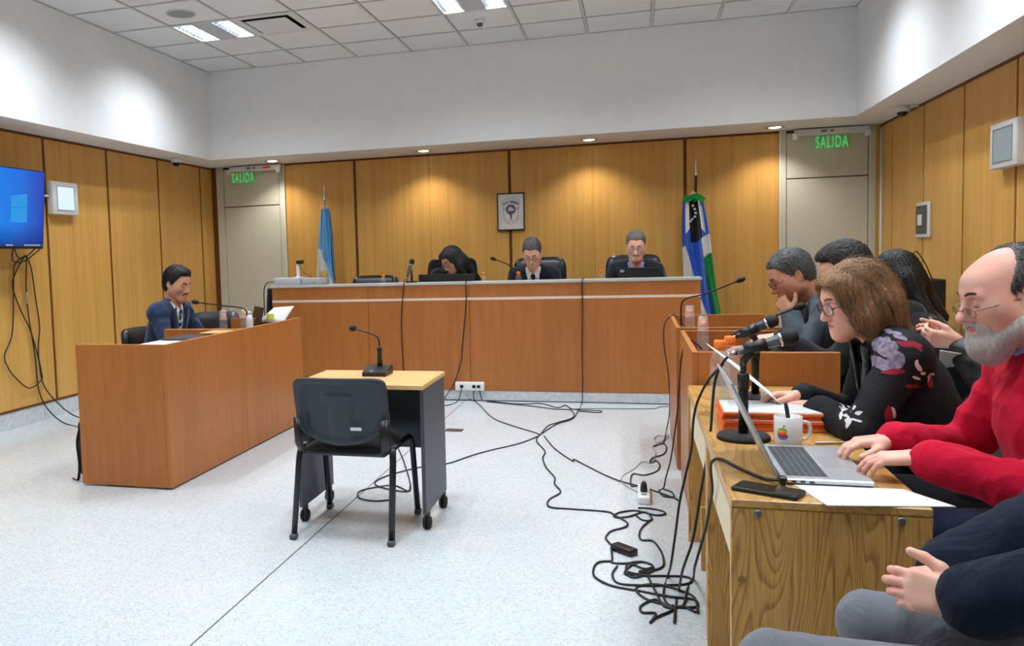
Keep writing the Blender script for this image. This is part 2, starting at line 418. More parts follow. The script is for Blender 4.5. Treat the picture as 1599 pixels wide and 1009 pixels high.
# ------------------------------------------------------------------ ceiling
FIX_X = [-3.789, -1.349, 1.091]
FIX_Y = [7.213, 5.383, 3.553, 1.723]
VENT = (-3.179, 7.213); SPK = (-3.789, 6.603); SMK = (-1.369, 7.823)
def build_ceiling():
    c = struct('ceiling', MB().box(UXL - .05, UXR + .05, YF, UYB + .05, ZC + .14, ZC + .18), M_shadow, 'white lay in ceiling of square mineral tiles')
    xe = [UXL] + [TX0 + TILE * k for k in range(10)] + [UXR]
    ye = [UYB] + [TY0 - TILE * k for k in range(18)]
    skip = {(round(x, 2), round(y, 2)) for x in FIX_X for y in FIX_Y} | {(round(VENT[0], 2), round(VENT[1], 2))}
    me = {}
    for i in range(len(xe) - 1):
        for j in range(len(ye) - 1):
            cx, cy = (xe[i] + xe[i + 1]) / 2, (ye[j] + ye[j + 1]) / 2
            if any(abs(cx - a) < .1 and abs(cy - b) < .1 for a, b in skip): continue
            key = (round(xe[i + 1] - xe[i], 3), round(ye[j] - ye[j + 1], 3))
            if key not in me:
                hx, hy = key[0] / 2 - .0145, key[1] / 2 - .0125
                o = mesh_obj('ceiling_tile', MB().bbox(-hx, hx, -hy, hy, 0, .014, .003), M_tile, c); me[key] = o.data
            else:
                o = bpy.data.objects.new('ceiling_tile', me[key]); COL.objects.link(o); o.parent = c
            o.location = (cx, cy, ZC + .006)
    # T bars
    for x in xe[1:-1]: mesh_obj('grid_bar', MB().box(x - .011, x + .011, YF, UYB, ZC, ZC + .005), M_tbar, c)
    for y in ye[1:]: mesh_obj('grid_bar', MB().box(UXL, UXR, y - .009, y + .009, ZC + .0005, ZC + .005), M_tbar, c)
    for a in (MB().box(UXL, UXL + .012, YF, UYB, ZC, ZC + .005), MB().box(UXR - .012, UXR, YF, UYB, ZC, ZC + .005), MB().box(UXL, UXR, UYB - .012, UYB, ZC, ZC + .005)):
        mesh_obj('edge_angle', a, M_tbar, c)
build_ceiling()

M_lamp = emit('lamp_tube', (236, 246, 255), 14)
M_refl = plain('louvre_mirror', (225, 228, 232), .22, .85)
def build_troffer(cx, cy, label):
    t = thing('ceiling_light', label, 'ceiling light', (cx, cy, ZC), 'recessed louvred ceiling lights')
    h = .295
    fr = MB().box(cx - h, cx + h, cy - h, cy + h, ZC + .105, ZC + .112)
    for a, b in ((-h, -h + .006), (h - .006, h)):
        fr.box(cx + a, cx + b, cy - h, cy + h, ZC + .002, ZC + .105); fr.box(cx - h, cx + h, cy + a, cy + b, ZC + .002, ZC + .105)
    mesh_obj('housing', fr, M_whiteplastic, t)
    mesh_obj('centre_plate', MB().bbox(cx - .095, cx + .095, cy - .285, cy + .285, ZC + .004, ZC + .012, .003), plain('troffer_plate', (196, 200, 204), .5), t)
    mesh_obj('rim', MB().box(cx - h, cx + h, cy - h, cy - h + .018, ZC, ZC + .006).box(cx - h, cx + h, cy + h - .018, cy + h, ZC, ZC + .006).box(cx - h, cx - h + .012, cy - h, cy + h, ZC, ZC + .006).box(cx + h - .012, cx + h, cy - h, cy + h, ZC, ZC + .006), M_tbar, t)
    for s in (-1, 1):
        ox = cx + s * .19
        r = MB()
        for q in (-1, 1):
            pts = [(ox + q * .09, ZC + .006), (ox + q * .084, ZC + .045), (ox + q * .064, ZC + .088), (ox + q * .066, ZC + .090), (ox + q * .087, ZC + .046), (ox + q * .093, ZC + .006)]
            r.prism([(a, b) for a, b in pts], cy - .28, cy + .28)
        louv = mesh_obj('reflector', r, M_refl, t)
        for k in range(8):
            y = cy - .28 + .56 * (k + .5) / 8
            b = MB().prism([(y - .001, ZC + .006), (y + .001, ZC + .006), (y + .004, ZC + .027), (y - .004, ZC + .027)], ox - .086, ox + .086, plane='YZ')
            mesh_obj('louvre_blade', b, plain('louvre_blade_grey', (120, 126, 134), .4, .4), t)
        tb = MB().tube([(ox, cy - .27, ZC + .082), (ox, cy + .27, ZC + .082)], .013, 12)
        mesh_obj('lamp_tube', tb, M_lamp, t)
        ld = bpy.data.lights.new('troffer_light', 'AREA'); ld.shape = 'RECTANGLE'; ld.size = .12; ld.size_y = .53; ld.energy = TROFFER_W; ld.color = TUBE_COL; ld.spread = math.radians(140)
        lo = bpy.data.objects.new('troffer_light', ld); COL.objects.link(lo); lo.parent = t; lo.location = (ox - cx, 0, .038)
for iy, y in enumerate(FIX_Y):
    for ix, x in enumerate(FIX_X):
        lab = 'recessed louvred ceiling light out of sight above the room'
        if iy == 0 and ix == 0: lab = 'recessed louvred ceiling light between round speaker and square air vent'
        if iy == 0 and ix == 1: lab = 'recessed louvred ceiling light beside the smoke detector'
        build_troffer(x, y, lab)

def build_ceiling_bits():
    x, y = VENT
    v = thing('air_vent', 'square white ceiling air vent with a dark slot', 'vent', (x, y, ZC))
    h = .295
    m = MB()
    for (a, b, c, d) in ((-h, -.235, -h, h), (.235, h, -h, h), (-.235, .235, -h, -.235), (-.235, .235, .235, h)): m.box(x + a, x + b, y + c, y + d, ZC + .001, ZC + .01)
    mesh_obj('frame', m, M_whiteplastic, v)
    mesh_obj('duct', MB().box(x - .24, x + .24, y - .24, y + .24, ZC + .1, ZC + .11).box(x - .245, x - .235, y - .24, y + .24, ZC + .01, ZC + .1).box(x + .235, x + .245, y - .24, y + .24, ZC + .01, ZC + .1).box(x - .24, x + .24, y - .245, y - .235, ZC + .01, ZC + .1).box(x - .24, x + .24, y + .235, y + .245, ZC + .01, ZC + .1), M_blackmatt, v)
    mesh_obj('plate', MB().bbox(x - .2, x + .2, y - .2, y + .2, ZC - .012, ZC - .004, .003), M_whiteplastic, v)
    mesh_obj('stem', MB().box(x - .02, x + .02, y - .02, y + .02, ZC - .006, ZC + .1), M_blackmatt, v)
    x, y = SPK
    s = thing('ceiling_speaker', 'round grey ceiling speaker grille in a tile', 'speaker', (x, y, ZC))
    mesh_obj('ring', MB().lathe([(.118, ZC + .006), (.118, ZC - .004), (.128, ZC - .002), (.130, ZC + .006)], (x, y, 0), 40, cap=False), M_tbar, s)
    mesh_obj('grille', MB().lathe([(.001, ZC - .004), (.08, ZC - .003), (.119, ZC + .001)], (x, y, 0), 40, cap=False), plain('speaker_grille', (150, 160, 158), .7, nscale=900, nz=.3), s)
    x, y = SMK
    s = thing('smoke_detector', 'small white smoke detector hanging from the ceiling', 'detector', (x, y, ZC))
    mesh_obj('base', MB().lathe([(.055, ZC + .006), (.055, ZC - .018), (.046, ZC - .026), (.02, ZC - .027)], (x, y, 0), 28), M_whiteplastic, s)
    mesh_obj('sensor', MB().lathe([(.03, ZC - .026), (.024, ZC - .052), (.010, ZC - .058)], (x, y, 0), 20), plain('sensor_grey', (92, 92, 92), .5), s)
    # recessed downlights under the back bulkhead
    for i, x in enumerate((-4.12, -2.268, -.46, 1.353)):
        y = 9.14
        lab = ['above the door near the blue and white flag', 'above the leaning judge with long dark hair', 'right of the framed crest', 'above the blue, white and green flag'][i]
        d = thing('downlight', 'small round recessed downlight ' + lab, 'ceiling light', (x, y, ZS), 'downlights over the bench')
        mesh_obj('trim_ring', MB().lathe([(.062, ZS - .001), (.068, ZS - .006), (.086, ZS - .004), (.088, ZS)], (x, y, 0), 30, cap=False), M_chrome, d)
        mesh_obj('lens', MB().lathe([(.001, ZS - .012), (.035, ZS - .010), (.06, ZS - .003)], (x, y, 0), 24, cap=False), emit('downlight_lens', (255, 246, 230), 9), d)
        ld = bpy.data.lights.new('downlight_lamp', 'SPOT'); ld.energy = DOWN_W * 4; ld.color = DOWN_COL; ld.spot_size = math.radians(125); ld.spot_blend = .8; ld.shadow_soft_size = .04
        lo = bpy.data.objects.new('downlight_lamp', ld); COL.objects.link(lo); lo.parent = d; lo.location = (0, 0, -.06)
    # dome cameras
    for x, y, lab in ((-4.94, 8.36, 'left'), (2.25, 8.30, 'right')):
        d = thing('dome_camera', 'white dome security camera under the soffit by the %s wall' % lab, 'camera', (x, y, ZS))
        mesh_obj('housing', MB().lathe([(.062, ZS), (.062, ZS - .03), (.052, ZS - .05), (.044, ZS - .052)], (x, y, 0), 28), M_whiteplastic, d)
        mesh_obj('dome', MB().lathe([(.044, ZS - .052), (.040, ZS - .07), (.026, ZS - .086), (.003, ZS - .092)], (x, y, 0), 24), plain('smoked_dome', (16, 18, 24), .06), d)
    m = MB().tube([(2.36, 8.24, ZS - .012), (2.3, 8.27, ZS - .012)], .012, 8)
    mesh_obj('conduit', m, M_whiteplastic, d)
    # exit signs
    for sx, lab, red in ((-4.48, 'over the door by the blue and white flag', True), (1.90, 'over the door by the right wall', False)):
        Y = 9.36
        e = thing('exit_sign', 'green SALIDA exit sign ' + lab, 'sign', (sx, Y, ZS - .06))
        b = MB().bbox(sx - .33, sx + .36, Y, Y + .09, ZS - .075, ZS - .012, .012, 2)
        mesh_obj('lamp_bar', b, M_whiteplastic, e)
        for q in (-.325, .335): mesh_obj('lamp_arm', MB().bbox(sx + q - .025, sx + q + .025, Y - .035, Y + .03, ZS - .115, ZS - .05, .01, 2), M_whiteplastic, e)
        mesh_obj('vent_slot', MB().box(sx - .09, sx - .03, Y - .003, Y + .01, ZS - .052, ZS - .03).box(sx + .0, sx + .03, Y - .003, Y + .01, ZS - .052, ZS - .03), plain('slot_grey', (120, 120, 118), .6), e)
        if red: mesh_obj('status_light', MB().box(sx + .13, sx + .23, Y - .006, Y + .01, ZS - .058, ZS - .032), emit('status_red', (200, 30, 50), .7), e)
        pl = mesh_obj('acrylic_plate', MB().bbox(sx - (.31 if red else .16), sx + (.02 if red else .19), Y + .012, Y + .02, ZS - .235, ZS - .07, .002), clear('acrylic', (.96, .98, .96), .04, 1.15), e)
        fc = bpy.data.curves.new('sign_text', 'FONT'); fc.body = 'SALIDA'; fc.size = .165; fc.align_x = 'CENTER'; fc.align_y = 'CENTER'; fc.extrude = .0015; fc.space_character = 1.22; fc.offset = .0032
        tmp = bpy.data.objects.new('tmp_text', fc); COL.objects.link(tmp); bpy.context.view_layer.update()
        dg = bpy.context.evaluated_depsgraph_get(); me = bpy.data.meshes.new_from_object(tmp.evaluated_get(dg)); bpy.data.objects.remove(tmp)
        o = bpy.data.objects.new('lettering', me); COL.objects.link(o); o.parent = e; o.location = (-.145 if red else .012, .0085, -.098); o.rotation_euler = (PI / 2, 0, 0); o.scale = (.47, 1, 1)
        me.materials.clear(); me.materials.append(emit('sign_green', (80, 215, 110), .8))
build_ceiling_bits()
# ================================================================== FURNITURE
def edge_on(parent, *boxes):
    m = MB()
    for b in boxes: m.box(*b)
    return mesh_obj('edge_band', m, M_edge, parent)
def build_bench():
    x0, x1, y = -3.502, .544, 7.633
    b = thing('judges_bench', 'long cherry wood judges bench with grey top and pale strip', 'bench', ((x0 + x1) / 2, y + .4, 0))
    xs = [x0, -2.49, -1.497, -.471, x1]
    for a, c in zip(xs[:-1], xs[1:]):
        mesh_obj('front_panel', MB().bbox(a + .0015, c - .0015, y, y + .025, .09, .946, .002), M_cherry, b)
        mesh_obj('upper_panel', MB().bbox(a + .0015, c - .0015, y, y + .025, .969, 1.09, .002), M_cherry, b)
    mesh_obj('pale_strip', MB().box(x0, x1, y + .002, y + .024, .946, .969), plain('strip_cream', (226, 208, 192), .4), b)
    mesh_obj('plinth', MB().bbox(x0 + .01, x1 - .01, y + .004, y + .6, 0, .09, .003), M_marble, b)
    for x in (x0, x1 - .03): mesh_obj('side_panel', MB().bbox(x, x + .03, y + .026, y + .82, .09, 1.09, .002), M_cherry, b)
    mesh_obj('grey_top', MB().bbox(x0 - .008, x1 + .008, y - .008, y + .26, 1.09, 1.114, .003), M_greytop, b)
    mesh_obj('riser', MB().box(x0 + .03, x1 - .03, y + .23, y + .25, .985, 1.09), M_cherry, b)
    mesh_obj('work_surface', MB().bbox(x0 + .03, x1 - .03, y + .1, y + .8, .955, .985, .003), M_greytop, b)
    struct('trim_1', MB().box(-4.0, 1.3, y + .3, YB - .05, 0.0, .17), plain('dais_carpet', (96, 92, 88), .9), 'low dais behind the judges bench')
    # socket box on the plinth
    s = thing('socket_box', 'white wall socket box low on the bench front', 'socket', (-1.504, y - .02, .09))
    mesh_obj('box', MB().bbox(-1.641, -1.367, y - .035, y - .001, .094, .175, .005, 2), M_whiteplastic, s)
    for x in (-1.58, -1.463, -1.419): mesh_obj('socket', MB().bbox(x - .016, x + .016, y - .04, y - .033, .12, .148, .002), M_black, s)
build_bench()

def court_desk(x0, x1, y0, y1, front, label, top=.885):
    """box desk: raised front and end panels around a lower desktop; front is the x of the public face"""
    d = thing('court_desk', label, 'desk', ((x0 + x1) / 2, (y0 + y1) / 2, 0), 'cherry wood counsel desks')
    t = .026
    fx0, fx1 = (x1 - t, x1) if front > 0 else (x0, x0 + t)
    mesh_obj('front_panel', MB().bbox(fx0, fx1, y0, y1, .012, top, .0015), M_cherry, d)
    ex0, ex1 = (x0, x1 - t - .0005) if front > 0 else (x0 + t + .0005, x1)
    mesh_obj('end_panel', MB().bbox(ex0, ex1, y0, y0 + t, .012, top, .0015), M_cherry, d)
    mesh_obj('end_panel', MB().bbox(ex0, ex1, y1 - t, y1, .012, top, .0015), M_cherry, d)
    edge_on(d, (fx0 + .001, fx1 - .001, y0 + .001, y1 - .001, top, top + .0015), (ex0, ex1, y0 + .001, y0 + t - .001, top, top + .0015), (ex0, ex1, y1 - t + .001, y1 - .001, top, top + .0015))
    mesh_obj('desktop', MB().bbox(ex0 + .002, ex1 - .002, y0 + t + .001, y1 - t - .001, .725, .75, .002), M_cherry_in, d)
    for yy in (y0 + .06, y1 - .06): mesh_obj('foot', MB().lathe([(.02, 0), (.02, .012)], ((x0 + x1) / 2, yy, 0), 12), M_black, d)
    return d
court_desk(-3.336, -2.70, 4.35, 5.384, 1, 'cherry wood counsel desk on the left, nearest the camera')
court_desk(-3.336, -2.70, 5.388, 6.44, 1, 'cherry wood counsel desk on the left, where the navy suited man sits')
court_desk(.25, .872, 4.075, 5.15, -1, 'cherry wood desk right, behind the oak tables')
court_desk(.235, .872, 5.335, 6.385, -1, 'cherry wood desk right, farthest, with blue tape on it')

def oak_table(y0, y1, label, block=False):
    x0, x1, z = .226, .675, .735
    t = thing('oak_table', label, 'table', ((x0 + x1) / 2, (y0 + y1) / 2, 0), 'oak veneer tables')
    mesh_obj('table_top', MB().bbox(x0, x1, y0, y1, z - .022, z, .003), M_oaktop, t)
    for i, (a, b) in enumerate(((y0 + .001, y0 + .029), (y1 - .029, y1 - .001))):
        p = mesh_obj('end_panel', MB().bbox(x0, x1, a, b, 0, z - .0225, .002), M_oak, t)
        if i == 0:
            for bx, bz in ((.288, .700), (.608, .700)):
                m = MB().lathe([(.010, 0), (.010, .003), (.006, .004)], (bx, 0, bz), 16, axis='Y'); m.v = [(q[0], a - q[1], q[2]) for q in m.v]
                mesh_obj('bolt', m, plain('zinc_bolt', (128, 132, 134), .35, .8), p)
            m = MB().lathe([(.010, 0), (.009, .002)], (.252, 0, .528), 16, axis='Y'); m.v = [(q[0], a - q[1], q[2]) for q in m.v]
            mesh_obj('plug', m, plain('wood_plug', (150, 104, 60), .5), p)
    mesh_obj('modesty_panel', MB().bbox(x0 + .012, x0 + .03, y0 + .03, y1 - .03, .54, z - .0225, .002), plain('pale_laminate', (226, 204, 168), .4, nscale=20, nz=.03), t)
    mesh_obj('modesty_lip', MB().box(x0, x0 + .012, y0 + .03, y1 - .03, z - .0225 - .012, z - .0225), M_oaktop, t)
    if block: mesh_obj('foot_panel', MB().bbox(x0 + .03, x0 + .3, 3.66, 3.69, 0, .273, .002), M_oak, t)
oak_table(2.214, 2.985, 'oak veneer table in front, with laptop and mug on it')
oak_table(2.99, 4.05, 'oak veneer table with orange folders and water bottles on it', True)

# ------------------------------------------------------------------ witness table and chair
M_grey = plain('graphite_laminate', (62, 70, 80), .45, nscale=200, nz=.05)
M_beech = wood('beech_top', (226, 184, 124), (204, 158, 98), 'X', 70, 4, .04, .35, .6, .02)
def build_witness():
    x0, x1, y0, y1, z = -1.692, -1.003, 3.896, 4.387, .74
    t = thing('rolling_table', 'small beech topped table with grey sides on castors', 'table', ((x0 + x1) / 2, (y0 + y1) / 2, 0))
    mesh_obj('table_top', MB().bbox(x0, x1, y0, y1, z - .026, z, .004), M_beech, t)
    for x in (x0 + .004, x1 - .024): mesh_obj('side_panel', MB().bbox(x, x + .02, y0 + .02, y1 - .012, .085, z - .0265, .002), M_grey, t)
    mesh_obj('modesty_panel', MB().bbox(x0 + .0245, x1 - .0245, y1 - .12, y1 - .102, .34, z - .0265, .002), M_grey, t)
    for x in (x0 + .014, x1 - .014):
        for y in (y0 + .07, y1 - .06):
            c = mesh_obj('castor', MB().lathe([(.012, -.021), (.027, -.019), (.032, -.012), (.032, -.004), (.02, -.003), (.02, .003), (.032, .004), (.032, .012), (.027, .019), (.012, .021)], (x, y, .032), 22, axis='X'), M_blackmatt, t)
            mesh_obj('castor_bracket', MB().bbox(x - .012, x + .012, y - .014, y + .02, .05, .09, .004), M_black, c)
    # gooseneck microphone on it
    m = thing('desk_microphone', 'black gooseneck microphone on the small beech table', 'microphone', (-1.335, 4.22, z))
    bs = MB().prism([(4.15, z + .001), (4.29, z + .001), (4.29, z + .045), (4.255, z + .05), (4.15, z + .022)], -1.40, -1.27, plane='YZ')
    mesh_obj('base', bs, M_black, m)
    mesh_obj('base_button', MB().bbox(-1.365, -1.345, 4.163, 4.176, z + .022, z + .03, .002), plain('button_grey', (150, 150, 150), .4), m)
    mesh_obj('socket', MB().lathe([(.016, z + .045), (.014, z + .07), (.012, z + .125), (.014, z + .13), (.014, z + .15)], (-1.33, 4.25, 0), 14), M_black, m)
    mesh_obj('stem', MB().tube(catmull([(-1.33, 4.25, z + .14), (-1.332, 4.249, z + .18), (-1.345, 4.245, z + .206), (-1.39, 4.23, z + .228), (-1.44, 4.215, z + .246)], 6), .0048, 8), plain('stem_dark', (60, 60, 62), .3, .6), m)
    mesh_obj('capsule', MB().sphere((-1.463, 4.208, z + .254), (.021, .021, .019)), M_blackmatt, m)
build_witness()

M_seatfab = fabric('seat_fabric_black', (20, 20, 24), .9, .2, 700, .05)
M_chairplastic = plain('chair_shell', (44, 50, 60), .48, nscale=300, nz=.08, bump=.05)
M_chairleg = plain('chair_leg_enamel', (22, 24, 28), .3)
def build_visitor_chair(label, legcol=None, group='black stacking chairs'):
    """local frame: sits at the origin facing +y"""
    c = thing('stacking_chair', label, 'chair', (0, 0, 0), group)
    sm = MB(); n = 9; top = []; 
    for j in range(n):
        for i in range(n):
            u, v = i / (n - 1) * 2 - 1, j / (n - 1) * 2 - 1
            r = max(abs(u), abs(v)); k = 1 if r == 0 else r / (abs(u) ** 5 + abs(v) ** 5) ** .2 if r else 1
            x, y = u * k * .235, v * k * .215
            zz = .462 + .012 * (1 - u * u) * (1 - v * v) ** .5 - .02 * max(0, v - .5) - (.03 if r > .95 else 0)
            top.append((x, y, zz))
    f = [(j * n + i, j * n + i + 1, (j + 1) * n + i + 1, (j + 1) * n + i) for j in range(n - 1) for i in range(n - 1)]
    sm.add(top, f, 0, True); sm.add([(p[0] * .98, p[1] * .98, .425) for p in top], [tuple(reversed(q)) for q in f], 0, True)
    ring = [i for i in range(n)] + [j * n + n - 1 for j in range(1, n)] + [(n - 1) * n + i for i in range(n - 2, -1, -1)] + [j * n for j in range(n - 2, 0, -1)]
    for a, b in zip(ring, ring[1:] + ring[:1]): sm.f.append((a, a + n * n, b + n * n, b)); sm.m.append(0); sm.sm.append(True)
    seat = mesh_obj('seat', sm, M_seatfab, c)
    mesh_obj('seat_pan', MB().bbox(-.215, .215, -.2, .2, .408, .43, .01, 2), M_chairplastic, seat)
    # back shell: curved rounded rectangle with a raised rib frame and centre rib
    nx, nz = 41, 33; W2, z0, z1 = .236, .50, .80
    def shell(u, v):  # u,v in -1..1
        k = 1
        m = (abs(u) ** 9 + abs(v) ** 9) ** (1 / 9)
        mx = max(abs(u), abs(v))
        k = mx / m if m > 0 else 1
        x, w = u * k, v * k
        zz = (z0 + z1) / 2 + w * (z1 - z0) / 2
        if v < 0: zz += .035 * (x * x) * (-w) - .035 * (1 - x * x) * (-w)
        y = -.215 - .03 * (w + .2) + .035 * x * x
        return x * W2, y, zz
    bk = MB(); A = [shell(i / (nx - 1) * 2 - 1, j / (nz - 1) * 2 - 1) for j in range(nz) for i in range(nx)]
    def relief(u, v):
        au, av = abs(u), v
        d = 0
        if .80 < max(au, abs(v) * .98): d = .016
        if au < .26 and v < .45: d = max(d, .010)
        return d
    back = []
    for j in range(nz):
        for i in range(nx):
            u, v = i / (nx - 1) * 2 - 1, j / (nz - 1) * 2 - 1
            p = A[j * nx + i]; back.append((p[0], p[1] - .012 - relief(u, v), p[2]))
    fq = [(j * nx + i, j * nx + i + 1, (j + 1) * nx + i + 1, (j + 1) * nx + i) for j in range(nz - 1) for i in range(nx - 1)]
    bk.add(A, fq, 0, True); bk.add(back, [tuple(reversed(q)) for q in fq], 0, True)
    N = nx * nz; ring = [i for i in range(nx)] + [j * nx + nx - 1 for j in range(1, nz)] + [(nz - 1) * nx + i for i in range(nx - 2, -1, -1)] + [j * nx for j in range(nz - 2, 0, -1)]
    for a, b in zip(ring, ring[1:] + ring[:1]): bk.f.append((a, a + N, b + N, b)); bk.m.append(0); bk.sm.append(True)
    b = mesh_obj('backrest', bk, M_chairplastic, c)
    pad = MB(); P2 = [(p[0] * .93, p[1] + .004 + .022 * (1 - (abs(i % nx / (nx - 1) * 2 - 1)) ** 4) * (1 - (abs(i // nx / (nz - 1) * 2 - 1)) ** 4), .65 + (p[2] - .65) * .93) for i, p in enumerate(A)]
    pad.add(P2, fq, 0, True); mesh_obj('back_pad', pad, M_seatfab, b)
    mesh_obj('maker_tag', MB().bbox(.06, .115, -.2505, -.247, .548, .563, .001), plain('tag_white', (214, 216, 216), .4), b)
    for s in (-1, 1):
        x = s * .245
        mesh_obj('back_bracket', MB().tube([(s * .2, -.14, .418), (s * .215, -.2, .43), (s * .222, -.222, .47), (s * .222, -.232, .6)], [(.022, .008)] * 4, 8, flat=(1, 0, 0)), M_chairleg, c)
        fr = MB().tube(catmull([(s * .235, .16, .44), (s * .24, .175, .425), (s * .245, .19, .38)], 4) + [Vector((s * .25, .243, .02))], [(.0165, .011)] * 10, 10, flat=(1, 0, 0))
        mesh_obj('leg', fr, M_chairleg, c)
        rr = MB().tube(catmull([(s * .235, -.13, .44), (s * .24, -.155, .428), (s * .244, -.172, .38)], 4) + [Vector((s * .25, -.253, .02))], [(.0165, .011)] * 10, 10, flat=(1, 0, 0))
        mesh_obj('leg', rr, M_chairleg, c)
        mesh_obj('seat_rail', MB().tube([(s * .236, -.14, .438), (s * .236, .17, .438)], [(.010, .014)] * 2, 10), M_chairleg, c)
        for yy in (.248, -.258): mesh_obj('leg_tip', MB().bbox(s * .25 - .017, s * .25 + .017, yy - .02, yy + .02, 0, .028, .005), plain('tip_grey', (70, 74, 80), .5), c)
    for yy in (-.11, .13): mesh_obj('cross_bar', MB().tube([(-.236, yy, .43), (.236, yy, .43)], .01, 8), M_chairleg, c)
    return c
def place(o, x, y, rz=0, z=0):
    o.location = (x, y, z); o.rotation_euler = (0, 0, rz); return o
vc = build_visitor_chair('black stacking chair pulled up to the small beech table', group='black stacking chairs')
place(vc, -1.375, 3.945)

def build_exec_chair(label, back_top=.93, wide=.25, arms=True, leather=None, group='black leather chairs'):
    """local: seat at z=.47, faces +y, padded back"""
    L = leather or plain('black_leather', (26, 29, 34), .34, nscale=180, nz=.1, bump=.1)
    c = thing('office_chair', label, 'chair', (0, 0, 0), group)
    mesh_obj('seat', MB().bbox(-.25, .25, -.24, .25, .40, .49, .035, 4), L, c)
    nx, nz = 15, 13; A = []; B = []
    for j in range(nz):
        for i in range(nx):
            u, v = i / (nx - 1) * 2 - 1, j / (nz - 1) * 2 - 1
            m = (abs(u) ** 7 + abs(v) ** 7) ** (1 / 7); mx = max(abs(u), abs(v)); k = mx / m if m else 1
            x, w_ = u * k, v * k; zz = .47 + (back_top - .47) * (w_ + 1) / 2
            y0 = -.25 - .06 * (w_ + 1) / 2 + .05 * x * x * (.4 + .3 * w_)
            puff = .035 * ((1 - abs(u) ** 5) * (1 - abs(v) ** 5)) ** .5
            A.append((x * wide, y0 + puff + .015, zz)); B.append((x * wide, y0 - puff * .6 - .02, zz))
    fq = [(j * nx + i, j * nx + i + 1, (j + 1) * nx + i + 1, (j + 1) * nx + i) for j in range(nz - 1) for i in range(nx - 1)]
    m = MB().add(A, fq, 0, True).add(B, [tuple(reversed(q)) for q in fq], 0, True); N = nx * nz
    ring = [i for i in range(nx)] + [j * nx + nx - 1 for j in range(1, nz)] + [(nz - 1) * nx + i for i in range(nx - 2, -1, -1)] + [j * nx for j in range(nz - 2, 0, -1)]
    for a, b in zip(ring, ring[1:] + ring[:1]): m.f.append((a, a + N, b + N, b)); m.m.append(0); m.sm.append(True)
    mesh_obj('backrest', m, L, c)
    mesh_obj('back_stem', MB().tube([(0, -.1, .39), (0, -.3, .42), (0, -.31, .62)], [(.035, .012)] * 3, 8, flat=(1, 0, 0)), M_black, c)
    if arms:
        for s in (-1, 1):
            a = mesh_obj('armrest', MB().bbox(s * .28 - .028, s * .28 + .028, -.16, .14, .655, .685, .012, 2), M_black, c)
            mesh_obj('arm_support', MB().tube([(s * .2, -.05, .41), (s * .275, -.05, .43), (s * .28, -.05, .655)], [(.02, .008)] * 3, 8, flat=(0, 1, 0)), M_black, a)
    mesh_obj('column', MB().lathe([(.028, .07), (.028, .25), (.02, .25), (.02, .4)], (0, 0, 0), 14), M_black, c)
    for k in range(5):
        a = 2 * PI * k / 5 + .3; ca, sa = math.cos(a), math.sin(a)
        l = mesh_obj('base_leg', MB().tube([(0, 0, .105), (ca * .16, sa * .16, .088), (ca * .29, sa * .29, .066)], [.024, .02, .015], 8), M_black, c)
        mesh_obj('castor', MB().lathe([(.012, -.02), (.027, -.014), (.027, .014), (.012, .02)], (0, 0, 0), 14, axis='X').mat(Matrix.Translation((ca * .29, sa * .29, .029)) @ Matrix.Rotation(a, 4, 'Z')), M_blackmatt, l)
    return c
DAIS = .17
ec = build_exec_chair('black leather high back chair of the bowed judge in the middle', 1.15, .27)
place(ec, -.95, 8.42, PI, DAIS)
for x, lab, zz in ((-.02, 'black leather high back chair behind the grey haired judge', 0), (-1.88, 'black leather chair behind the leaning judge with long dark hair', .02)):
    e = place(copy_tree(ec), x, 8.44, PI, DAIS + zz); e['label'] = lab
lo = place(copy_tree(ec), -2.77, 8.5, PI, .0); lo['label'] = 'empty black leather chair at the left end of the bench'; lo.location.z = .17 - .0
lo.scale = (1, 1, .87)
ec2 = build_exec_chair('black office chair under the navy suited man', .86, .23, False, group='black office chairs')
place(ec2, -3.60, 5.86, -PI / 2)
e = place(copy_tree(ec2), -3.70, 6.60, PI + .12); e.scale = (1, 1, 1.06); e['label'] = 'empty black chair between navy suited man and the door'

